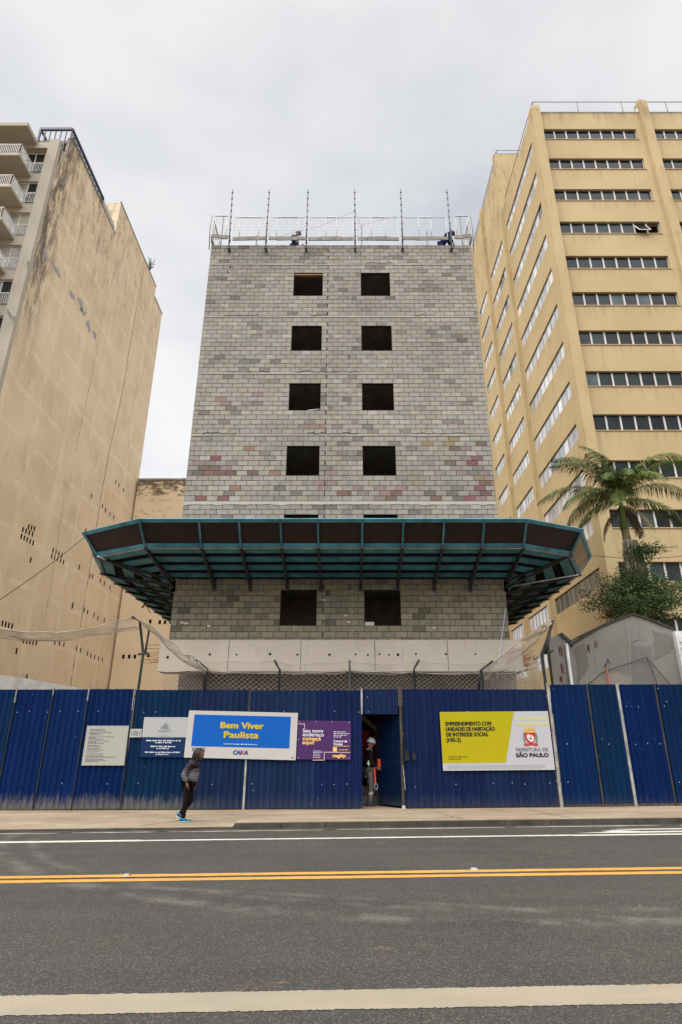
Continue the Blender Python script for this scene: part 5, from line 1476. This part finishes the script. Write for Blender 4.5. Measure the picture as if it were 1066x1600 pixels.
# ------------------------------------------------------------------ PEOPLE
skinm = simple("dark brown skin", (.13,.065,.04), .6, .35, var=.12, bst=.05)
skin2 = simple("tan skin", (.28,.15,.095), .6, .35, var=.12, bst=.05)
def skinmesh(name, nodes, edges, mat, parent, root, sub=2, post=None, mats=None):
    keys = list(nodes); me = bpy.data.meshes.new(name)
    me.from_pydata([nodes[k][0] for k in keys], [(keys.index(a), keys.index(b_)) for a, b_ in edges], [])
    o = bpy.data.objects.new(name, me); COL.objects.link(o)
    o.modifiers.new('s', 'SKIN'); ss = o.modifiers.new('b', 'SUBSURF'); ss.levels = sub; ss.render_levels = sub
    for i, k in enumerate(keys):
        sv = me.skin_vertices[0].data[i]; r_ = nodes[k][1]; sv.radius = r_ if isinstance(r_, tuple) else (r_, r_); sv.use_root = (k == root)
    bpy.context.view_layer.update()
    m2 = bpy.data.meshes.new_from_object(o.evaluated_get(bpy.context.evaluated_depsgraph_get()))
    bpy.data.objects.remove(o)
    vs_ = [v.co.copy() for v in m2.vertices]; fs_ = [tuple(p.vertices) for p in m2.polygons]; bpy.data.meshes.remove(m2)
    return vs_, fs_
def add_head(mb, c, F, tilt, r=(.098,.080,.118), eye=True, col=(1,1,1)):
    """c head centre, F facing angle in the ground plane, tilt = chin-down angle"""
    f = V((math.cos(F),math.sin(F),0)); s = V((-math.sin(F),math.cos(F),0)); u = V((0,0,1))
    f2 = f*math.cos(tilt)-u*math.sin(tilt); u2 = u*math.cos(tilt)+f*math.sin(tilt)
    nu, nv = 28, 20; vs_ = []; fs_ = []
    for i in range(nv+1):
        th = math.pi*i/nv
        for j in range(nu):
            ph = 2*math.pi*j/nu; a, b_, h = math.sin(th)*math.cos(ph), math.sin(th)*math.sin(ph), math.cos(th)
            R_ = 1.
            front = max(0,a)
            x, y, z = a*r[0], b_*r[1], h*r[2]
            x += .026*math.exp(-((b_*r[1])/.014)**2-((z+.018)/.022)**2)*(a>.3)      # nose
            x -= .008*math.exp(-((abs(y)-.032)/.016)**2-((z-.012)/.014)**2)*(a>.3)  # sockets
            x += .012*math.exp(-(y/.028)**2-((z+.085)/.02)**2)*(a>0)               # chin
            x += .006*math.exp(-(y/.024)**2-((z+.052)/.007)**2)*(a>.3)              # lips
            if z < 0: y *= 1-.28*(-z/r[2])
            vs_.append(V(c)+f2*x+s*y+u2*z)
    for i in range(nv):
        for j in range(nu): fs_.append((i*nu+j,(i+1)*nu+j,(i+1)*nu+(j+1)%nu,i*nu+(j+1)%nu))
    mb.add(vs_, fs_, col, 0, True)
    for sg in (-1,1):
        e = V(c)+f2*.006+s*sg*.080; mb.ell(e, (.02,.012,.032), 8, 6, col)
        if eye:
            e = V(c)+f2*.083+s*sg*.031+u2*.012; mb.ell(e, (.010,.010,.007), 8, 6, (.22,.20,.18), 1)
            e = V(c)+f2*.0925+s*sg*.031+u2*.012; mb.ell(e, (.004,.004,.004), 6, 5, (.02,.02,.02), 1)
def add_hand(mb, wrist, d, palmn, scale=1., curl=.9, thumb=1):
    """d: direction of the hand, palmn: palm normal (fingers curl to it)"""
    d = V(d).normalized(); n = V(palmn); n = (n-d*n.dot(d)).normalized(); s = d.cross(n)*thumb
    wv = V(wrist); L = .085*scale
    mb.tube([wv-d*.02, wv+d*.03*scale, wv+d*.06*scale, wv+d*L], [.020*scale,.026*scale,.034*scale,.028*scale], 10)
    for k, (off, ln) in enumerate(((.027,.068),(.009,.078),(-.009,.073),(-.027,.058))):
        p = wv+d*L*.95+s*off*scale; pts = [p]; dd = d.copy(); a = curl*(.8+.1*k)
        for seg_, fr in enumerate((.42,.33,.25)):
            a2 = a*(.35+.35*seg_); dd = (d*math.cos(a2)+n*math.sin(a2)).normalized(); p = p+dd*ln*scale*fr; pts.append(p)
        mb.tube(pts, [.0095*scale,.009*scale,.008*scale,.0065*scale], 8)
    p = wv+d*.03*scale+s*.026*scale
    mb.tube([p, p+(s*.7+d*.6+n*.3).normalized()*.035*scale, p+(s*.55+d*.9+n*.55).normalized()*.065*scale], [.012*scale,.0105*scale,.008*scale], 8)
EYE = M['attr']
def part_mesh(name, vf, mat, parent, col=None, fn=None, colfn=None):
    mb = MB(); vs_, fs_ = vf
    if fn: vs_ = [fn(v) for v in vs_]
    mb.add(vs_, fs_, col, 0, True)
    if colfn: mb.c = [colfn(V(p)) for p in mb.v]
    return mb.build(name, mat, parent)
def shoe(parent, heel, toe, up=(0,0,1), col=(.1,.1,.1), sole=(.6,.6,.6), sc_=1., name='shoe'):
    heel = V(heel); toe = V(toe); d = (toe-heel).normalized(); u = V(up); s = d.cross(u).normalized(); u = s.cross(d); L = (toe-heel).length
    mb = MB(); n_ = 12; rings = []
    for i in range(11):
        t = i/10; w_ = (.036+.014*math.sin(math.pi*min(1,t*1.15))**1 if t < .93 else .030)*sc_; h = (.085-.05*min(1,max(0,(t-.25)/.5)))*sc_
        if i in (0,10): w_ *= .55; h *= .6
        ring = []
        for j in range(n_):
            a = 2*math.pi*j/n_; ring.append(heel+d*(L*t)+s*(math.cos(a)*w_)+u*(h/2+math.sin(a)*h/2+.018))
        rings.append(ring)
    vs_ = [p for r_ in rings for p in r_]
    fs_ = [(i*n_+j,(i+1)*n_+j,(i+1)*n_+(j+1)%n_,i*n_+(j+1)%n_) for i in range(10) for j in range(n_)]+[tuple(range(n_)),tuple(range(11*n_-1,10*n_-1,-1))]
    mb.add(vs_, fs_, col, 0, True)
    sh = mb.build(name, M['attr'], parent)
    mb = MB(); out_ = []
    for i in range(11): t = i/10; w_ = (.038+.016*math.sin(math.pi*min(1,t*1.15)))*sc_*(.6 if i in (0,10) else 1); out_.append((t,w_))
    top = [heel+d*(L*t*1.02)+s*w_+u*.022 for t, w_ in out_]+[heel+d*(L*t*1.02)-s*w_+u*.022 for t, w_ in reversed(out_)]
    mb.slab(top, -u, .022, sole); so_ = mb.build('sole', M['attr'], sh); so_.matrix_parent_inverse = Matrix.Identity(4)

# --- pedestrian
gx, gy = -3.84, 15.75
g0 = swz(gx, gy)
def Q(x, y, z): return V((gx+x, gy+y, g0+z))
per = thing('person', (gx, gy, g0), 'person walking head down in a hooded padded jacket and bright blue trainers on the pavement', 'person')
J = dict(pelvis=Q(.06,0,.84), belly=Q(.095,0,.97), chest=Q(.125,0,1.14), sh=Q(.14,0,1.27), neck=Q(.175,0,1.345), head=Q(.235,0,1.465),
 shR=Q(.10,-.15,1.26), elR=Q(-.045,-.215,1.02), wrR=Q(.06,-.215,.835), shL=Q(.15,.15,1.26), elL=Q(.07,.19,1.02), wrL=Q(.13,.17,.83),
 hipR=Q(.045,-.085,.80), knR=Q(.035,-.08,.43), anR=Q(.0,-.075,.085), hipL=Q(.06,.085,.80), knL=Q(.12,.08,.44), anL=Q(-.105,.07,.165))
nb = {'pelvis':(J['pelvis'],.10),'belly':(J['belly'],(.10,.115)),'chest':(J['chest'],(.11,.13)),'sh':(J['sh'],(.08,.11)),'neck':(J['neck'],.05),'hd':(J['head']-V((.01,0,.05)),.055),
 'shR':(J['shR'],.05),'elR':(J['elR'],.038),'wrR':(J['wrR'],.024),'shL':(J['shL'],.05),'elL':(J['elL'],.038),'wrL':(J['wrL'],.024),
 'hipR':(J['hipR'],.075),'knR':(J['knR'],.05),'anR':(J['anR'],.034),'hipL':(J['hipL'],.075),'knL':(J['knL'],.05),'anL':(J['anL'],.034),
 'ftR':(J['anR']+V((.10,0,-.045)),.03),'ftL':(J['anL']+V((.10,0,-.06)),.03)}
BE = [('pelvis','belly'),('belly','chest'),('chest','sh'),('sh','neck'),('neck','hd'),('sh','shR'),('shR','elR'),('elR','wrR'),('sh','shL'),('shL','elL'),('elL','wrL'),
 ('pelvis','hipR'),('hipR','knR'),('knR','anR'),('anR','ftR'),('pelvis','hipL'),('hipL','knL'),('knL','anL'),('anL','ftL')]
vf = skinmesh('body', nb, BE, None, None, 'pelvis')
mb = MB(); mb.add(vf[0], vf[1], (1,1,1), 0, True)
add_head(mb, J['head']+V((.035,-.01,-.01)), -.35, .42)
add_hand(mb, J['wrR'], (.25,-.1,-.95), (.8,.3,.1), 1., 1.0, 1); add_hand(mb, J['wrL'], (.3,0,-.95), (.5,-.8,.2), 1., 1.0, -1)
mb.build('body', [skinm, EYE], per)
cloth = attr("woven cloth", .9, .08, var=.15, scale=8, fine=120, bst=.2)
nylon = attr("padded nylon", .55, .2, var=.1, scale=8, fine=60, bst=.1)
nt_ = {'hip':(Q(.045,0,.85),(.125,.15)),'hipR':(J['hipR']+V((0,0,-.02)),.092),'thR':(J['hipR'].lerp(J['knR'],.5),.080),'knR':(J['knR'],.064),'cR':(J['knR'].lerp(J['anR'],.4),.062),'anR':(J['anR']+V((.01,0,-.02)),.050),
  'hipL':(J['hipL']+V((0,0,-.02)),.092),'thL':(J['hipL'].lerp(J['knL'],.5),.080),'knL':(J['knL'],.064),'cL':(J['knL'].lerp(J['anL'],.4),.062),'anL':(J['anL']+V((.0,0,-.01)),.050)}
vf = skinmesh('t', nt_, [('hip','hipR'),('hipR','thR'),('thR','knR'),('knR','cR'),('cR','anR'),('hip','hipL'),('hipL','thL'),('thL','knL'),('knL','cL'),('cL','anL')], None, None, 'hip')
part_mesh('trousers', vf, cloth, per, (.011,.007,.006), fn=lambda v: v+V((mnoise.noise(v*14)*.018, mnoise.noise(v*14+V((5,0,0)))*.014, 0)))
nj = {'hem':(Q(.085,0,.85),(.165,.175)),'b1':(Q(.11,0,.95),(.185,.18)),'b2':(Q(.13,0,1.08),(.17,.175)),'ch':(Q(.135,0,1.19),(.15,.165)),'sh':(Q(.14,0,1.285),(.095,.13)),'nk':(Q(.17,0,1.36),(.085,.085)),
  'shR':(J['shR']+V((0,-.01,-.02)),.083),'uaR':(J['shR'].lerp(J['elR'],.5),.078),'elR':(J['elR'],.072),'faR':(J['elR'].lerp(J['wrR'],.5),.065),'wrR':(J['wrR']+V((0,0,.015)),.045),
  'shL':(J['shL']+V((0,.01,-.02)),.083),'uaL':(J['shL'].lerp(J['elL'],.5),.078),'elL':(J['elL'],.072),'faL':(J['elL'].lerp(J['wrL'],.5),.065),'wrL':(J['wrL']+V((0,0,.015)),.045)}
vf = skinmesh('j', nj, [('hem','b1'),('b1','b2'),('b2','ch'),('ch','sh'),('sh','nk'),('sh','shR'),('shR','uaR'),('uaR','elR'),('elR','faR'),('faR','wrR'),('sh','shL'),('shL','uaL'),('uaL','elL'),('elL','faL'),('faL','wrL')], None, None, 'hem', sub=3)
ax = Q(.10,0,0)
def quilt(v):
    z = v.z-g0; ph = abs(math.sin(math.pi*(z+.15*(v.x-gx))/.062)); c = V((ax.x if abs(v.y-gy) < .17 else v.x, gy if abs(v.y-gy) < .17 else gy+math.copysign(.2,v.y-gy), v.z))
    d = v-c; d.z = 0
    if d.length < 1e-4: return v
    return v+d.normalized()*(.016*(ph**.5)-.009)
def jcol(v):
    z = v.z-g0; t = min(1,max(0,(1.17-z)/.14)); ph = abs(math.sin(math.pi*(z+.15*(v.x-gx))/.062))
    a = V((.016,.010,.011)); b_ = V((.125,.11,.115)); c = a.lerp(b_, t); k = .55+.45*min(1, ph*2.2) if z < 1.2 else 1
    k = .35 if ph < .18 and t > .3 else 1.
    return (c.x*k, c.y*k, c.z*k)
part_mesh('jacket', vf, nylon, per, fn=quilt, colfn=jcol)
# hood round the head, open to the front
mb = MB(); hc = J['head']+V((-.02,0,.0)); F_, tl_ = -.35, .42
f = V((math.cos(F_),math.sin(F_),0)); s_ = V((-math.sin(F_),math.cos(F_),0)); u_ = V((0,0,1)); f2 = f*math.cos(tl_)-u_*math.sin(tl_); u2 = u_*math.cos(tl_)+f*math.sin(tl_)
vs_=[]; fs_=[]; nu, nv = 26, 14
for i in range(nv+1):
    th = math.pi*(.0+.66*i/nv)     # from the back pole (-f2) to the opening
    for j in range(nu):
        ph = 2*math.pi*j/nu
        a = -math.cos(th); rr = math.sin(th)
        p = f2*(a*.135)+s_*(rr*math.cos(ph)*.122)+u2*(rr*math.sin(ph)*.150)
        if math.sin(ph) < -.3: p = p+V((-.02,0,-.03))*(-math.sin(ph))
        vs_.append(hc+p+f2*.01)
for i in range(nv):
    for j in range(nu): fs_.append((i*nu+j,i*nu+(j+1)%nu,(i+1)*nu+(j+1)%nu,(i+1)*nu+j))
mb.add(vs_, fs_, (.018,.012,.012), 0, True)
inner = [V(p)+(hc-V(p))*.07 for p in vs_]; mb.add(inner, [tuple(reversed(q)) for q in fs_], (.012,.010,.010), 0, True)
b0 = len(mb.v)-2*len(vs_)
mb.tube([vs_[nv*nu+j] for j in range(nu)]+[vs_[nv*nu]], .012, 6, (.05,.032,.03))
mb.build('hood', nylon, per)
shoe(per, J['anR']+V((-.075,0,-.085)), J['anR']+V((.19,-.02,-.085)), col=(.004,.11,.19), sole=(.34,.42,.45))
shoe(per, J['anL']+V((-.09,0,-.055)), J['anL']+V((.13,0,-.145)), up=(.35,0,.95), col=(.004,.10,.175), sole=(.34,.42,.45))

# --- workers
def worker(name, label, loc, F, pose, colors, lean=0., helmet=(.62,.62,.66), extras=None, scale=1.):
    """figure facing angle F; pose: dict of joint offsets in local frame (forward, side(left), up)"""
    root = thing(name, loc, label, 'person'); L0 = V(loc)
    cf, sf = math.cos(F), math.sin(F)
    def T(a, b_, c): return L0+V((cf*a-sf*b_, sf*a+cf*b_, c))*scale
    J = {k: T(*v) for k, v in pose.items()}
    n_ = {'pelvis':(J['pelvis'],.105),'belly':(J['belly'],.11),'chest':(J['chest'],(.12,.14)),'sh':(J['sh'],(.08,.11)),'neck':(J['neck'],.055),'hd':(J['head']-V((0,0,.05)),.06)}
    for s in 'RL':
        n_.update({'sh'+s:(J['sh'+s],.055),'el'+s:(J['el'+s],.042),'wr'+s:(J['wr'+s],.027),'hip'+s:(J['hip'+s],.08),'kn'+s:(J['kn'+s],.055),'an'+s:(J['an'+s],.037),'ft'+s:(J['an'+s]+V((cf*.04,sf*.04,-.05)),.026)})
    vf = skinmesh('b', n_, BE, None, None, 'pelvis'); mb = MB(); mb.add(vf[0], vf[1], (1,1,1), 0, True)
    add_head(mb, J['head'], F, TILT.get(name+label[:6], .15))
    for s, sg in (('R',1),('L',-1)):
        d = J['wr'+s]-J['el'+s]; add_hand(mb, J['wr'+s], d, (cf*.3+sf*sg*.8, sf*.3-cf*sg*-.8, .2), 1., .8, sg)
    mb.build('body', [skin2, EYE], root)
    nt2 = {'hip':(J['pelvis'],(.13,.15))}; ed = []
    for s in 'RL':
        h, k, a = J['hip'+s], J['kn'+s], J['an'+s]
        nt2.update({'h'+s:(h,.10),'t'+s:(h.lerp(k,.5),.092),'k'+s:(k,.078),'c'+s:(k.lerp(a,.5),.076),'a'+s:(a+V((0,0,-.03)),.066)}); ed += [('hip','h'+s),('h'+s,'t'+s),('t'+s,'k'+s),('k'+s,'c'+s),('c'+s,'a'+s)]
    vf = skinmesh('t', nt2, ed, None, None, 'hip')
    az = L0.z
    part_mesh('trousers', vf, cloth, root, fn=lambda v: v+V((mnoise.noise(v*11)*.014, mnoise.noise(v*11+V((5,0,0)))*.014, 0)), colfn=lambda v: (.42,.41,.38) if colors.get('band') and .30 < v.z-az < .36 else colors['trousers'])
    nj2 = {'hem':(J['pelvis']+V((0,0,.04)),(.135,.155)),'b1':(J['belly'],(.14,.16)),'ch':(J['chest'],(.14,.165)),'sh':(J['sh'],(.10,.13)),'nk':(J['neck'],.07)}; ed = [('hem','b1'),('b1','ch'),('ch','sh'),('sh','nk')]
    for s in 'RL':
        a, b_, c = J['sh'+s], J['el'+s], J['wr'+s]
        nj2.update({'s'+s:(a,.085),'u'+s:(a.lerp(b_,.5),.072),'e'+s:(b_,.064),'f'+s:(b_.lerp(c,.5),.058),'w'+s:(c-(c-b_)*.06,.044)}); ed += [('sh','s'+s),('s'+s,'u'+s),('u'+s,'e'+s),('e'+s,'f'+s),('f'+s,'w'+s)]
    vf = skinmesh('j', nj2, ed, None, None, 'hem')
    def jc(v):
        if colors.get('stripe') and abs((v.z-az)-colors['stripe']) < .022 : return (.55,.55,.52)
        return colors['jacket']
    part_mesh('jacket', vf, cloth, root, fn=lambda v: v+V((mnoise.noise(v*12)*.010, mnoise.noise(v*12+V((5,0,0)))*.010, 0)), colfn=jc)
    tl = TILT.get(name+label[:6], .15)
    hc = J['head']; f = V((cf,sf,0)); u_ = V((0,0,1)); s_ = V((-sf,cf,0)); f2 = f*math.cos(tl)-u_*math.sin(tl); u2 = u_*math.cos(tl)+f*math.sin(tl)
    mb = MB(); vs_=[]; fs_=[]; nu, nv = 24, 9
    for i in range(nv+1):
        th = math.pi/2*i/nv
        for j in range(nu):
            ph = 2*math.pi*j/nu; a, b_, h = math.sin(th)*math.cos(ph), math.sin(th)*math.sin(ph), math.cos(th)
            vs_.append(hc+f2*(a*.135+.0)+s_*(b_*.112)+u2*(h*.125+.035))
    for i in range(nv):
        for j in range(nu): fs_.append((i*nu+j,(i+1)*nu+j,(i+1)*nu+(j+1)%nu,i*nu+(j+1)%nu))
    rim = [hc+f2*(math.cos(t)*(.150 if math.cos(t) < .2 else .150+.045*math.cos(t)))+s_*(math.sin(t)*.125)+u2*.030 for t in [2*math.pi*j/nu for j in range(nu)]]
    k0 = len(vs_); vs_ += rim; fs_ += [(nv*nu+j, k0+j, k0+(j+1)%nu, nv*nu+(j+1)%nu) for j in range(nu)]
    mb.add(vs_, fs_, helmet, 0, True)
    mb.tube([hc+f2*(-.09)+u2*.145, hc+u2*.168, hc+f2*.09+u2*.145], .012, 6, helmet)
    mb.build('helmet', M['attr'], root)
    for s in 'RL':
        a = J['an'+s]; shoe(root, a+V((-.09*cf,-.09*sf,-.09)), a+V((.18*cf,.18*sf,-.09)), col=(.05,.045,.04), sole=(.10,.09,.08), sc_=1.15, name='boot')
    if extras: extras(root, J, T)
    return root
TILT = {}
stand = dict(pelvis=(0,0,.93), belly=(.0,0,1.06), chest=(.01,0,1.26), sh=(.015,0,1.41), neck=(.03,0,1.50), head=(.06,0,1.63),
  shR=(.0,-.18,1.40), elR=(.02,-.25,1.12), wrR=(.20,-.20,.99), shL=(.0,.18,1.40), elL=(.06,.25,1.12), wrL=(.26,.16,1.05),
  hipR=(0,-.095,.88), knR=(.03,-.11,.48), anR=(-.02,-.12,.09), hipL=(0,.095,.88), knL=(.05,.11,.48), anL=(.04,.12,.09))
TILT['person'+'worker'] = .25
def ex(root, J, T):
    mb = MB(); OR = (.75,.075,.02)
    # orange strap hanging from the belt and an orange glove/vest flap
    mb.beam(T(.16,-.12,1.06), T(.13,-.16,.84), .05, .03, col=OR); mb.beam(T(.13,-.16,.84), T(.14,-.17,.56), .045, .02, col=OR); mb.beam(T(.10,-.19,1.02), T(.13,-.17,.84), .06, .03, col=OR)
    mb.beam(T(.24,-.20,1.22), T(.26,-.18,1.02), .07, .05, col=OR)
    mb.build('orange_strap', M['attr'], root)
    mb = MB(); pts = [T(.15,-.19,.58)+V((.045*math.cos(t),0,.075*math.sin(t)-.08)) for t in [k*math.pi/6 for k in range(13)]]; mb.tube(pts, .011, 6, (.45,.45,.45)); mb.build('hook', M['attr'], root)
    mb = MB(); pts = [T(-.06,-.22,1.20), T(-.12,-.24,1.12), T(-.07,-.25,1.03), T(-.02,-.23,1.10)]; mb.add(pts, [(0,1,2,3)], (.50,.50,.38)); 
    mb.add([p+V((0,.01,0)) for p in pts], [(3,2,1,0)], (.5,.5,.38)); mb.build('sleeve_band', M['attr'], root)
    mb = MB(); mb.tube([T(-.10,-.10,1.49),T(.0,-.115,1.47),T(.09,-.09,1.45)], .014, 6, (.5,.5,.45)); mb.build('collar', M['attr'], root)
worker('person', 'worker in white helmet, black jacket and grey trousers standing inside the open hoarding door', (.62, 18.75, .14), R(12), stand,
       {'trousers':(.13,.125,.11), 'jacket':(.012,.012,.013), 'stripe':.98, 'band':True}, extras=ex, scale=1.0)
bend = dict(pelvis=(-.12,0,.88), belly=(-.02,0,.99), chest=(.14,0,1.14), sh=(.25,0,1.24), neck=(.33,0,1.29), head=(.44,0,1.35),
  shR=(.24,-.18,1.22), elR=(.34,-.24,.98), wrR=(.42,-.16,.78), shL=(.24,.18,1.22), elL=(.34,.24,.98), wrL=(.44,.14,.80),
  hipR=(-.12,-.095,.84), knR=(.02,-.12,.47), anR=(-.08,-.12,.09), hipL=(-.12,.095,.84), knL=(.03,.12,.47), anL=(-.02,.12,.09))
TILT['person'+'workma'] = .7
mb = MB(); mb.box(X0+.2, X1-.2, 20.05, 24.5, 21.08, 21.12); mb.build('roof_deck', M['board'], tower)
worker('person', 'workman in blue overalls and grey hard hat behind the roof guardrail above the left windows', (-2.33, 20.28, 21.16), R(-25), {k:((v[0]+(.09 if k in ('neck','head','sh') else 0)),v[1],v[2]) for k, v in stand.items()},
       {'trousers':(.02,.03,.09), 'jacket':(.020,.032,.105)}, helmet=(.13,.12,.11))
worker('person', 'workman in blue bending to the right at the right end of the tower roof', (4.20, 20.28, 21.32), R(-8), bend | {'head':(.40,0,1.50),'neck':(.31,0,1.42),'sh':(.24,0,1.36),'chest':(.12,0,1.24),'shR':(.24,-.18,1.34),'shL':(.24,.18,1.34)},
       {'trousers':(.02,.03,.09), 'jacket':(.020,.032,.105)}, helmet=(.05,.06,.10))

# road studs
for (u, v) in ((198,1368.5),(741,1359)):
    fh = FPX*CS+(v-800)*SN; t = (FPX*SN+(800-v)*CS)/fh; a = (u-543)/fh; Y = -CAM_H/(t-SL*a); x = a*Y
    rs = thing('road_stud', (x, Y, gz(x)), ('white reflector stud on the double yellow line towards the ' + ('left, with a red face' if u < 300 else 'right, beyond the door')), 'road stud', 'reflector studs on the yellow line')
    mb = MB(); z = gz(x)+.004
    mb.add([(x-.05,Y-.05,z),(x+.05,Y-.05,z),(x+.05,Y+.05,z),(x-.05,Y+.05,z),(x-.035,Y-.03,z+.02),(x+.035,Y-.03,z+.02),(x+.035,Y+.03,z+.02),(x-.035,Y+.03,z+.02)],
           [(0,1,5,4),(1,2,6,5),(2,3,7,6),(3,0,4,7),(4,5,6,7)], (.30,.29,.26)); mb.build('housing', M['attr'], rs)
    mb = MB(); mb.quad((x+.052,Y-.035,z+.003),(x+.052,Y+.035,z+.003),(x+.040,Y+.028,z+.018),(x+.040,Y-.028,z+.018),(.6,.06,.03)); mb.build('reflector', M['attr'], rs)
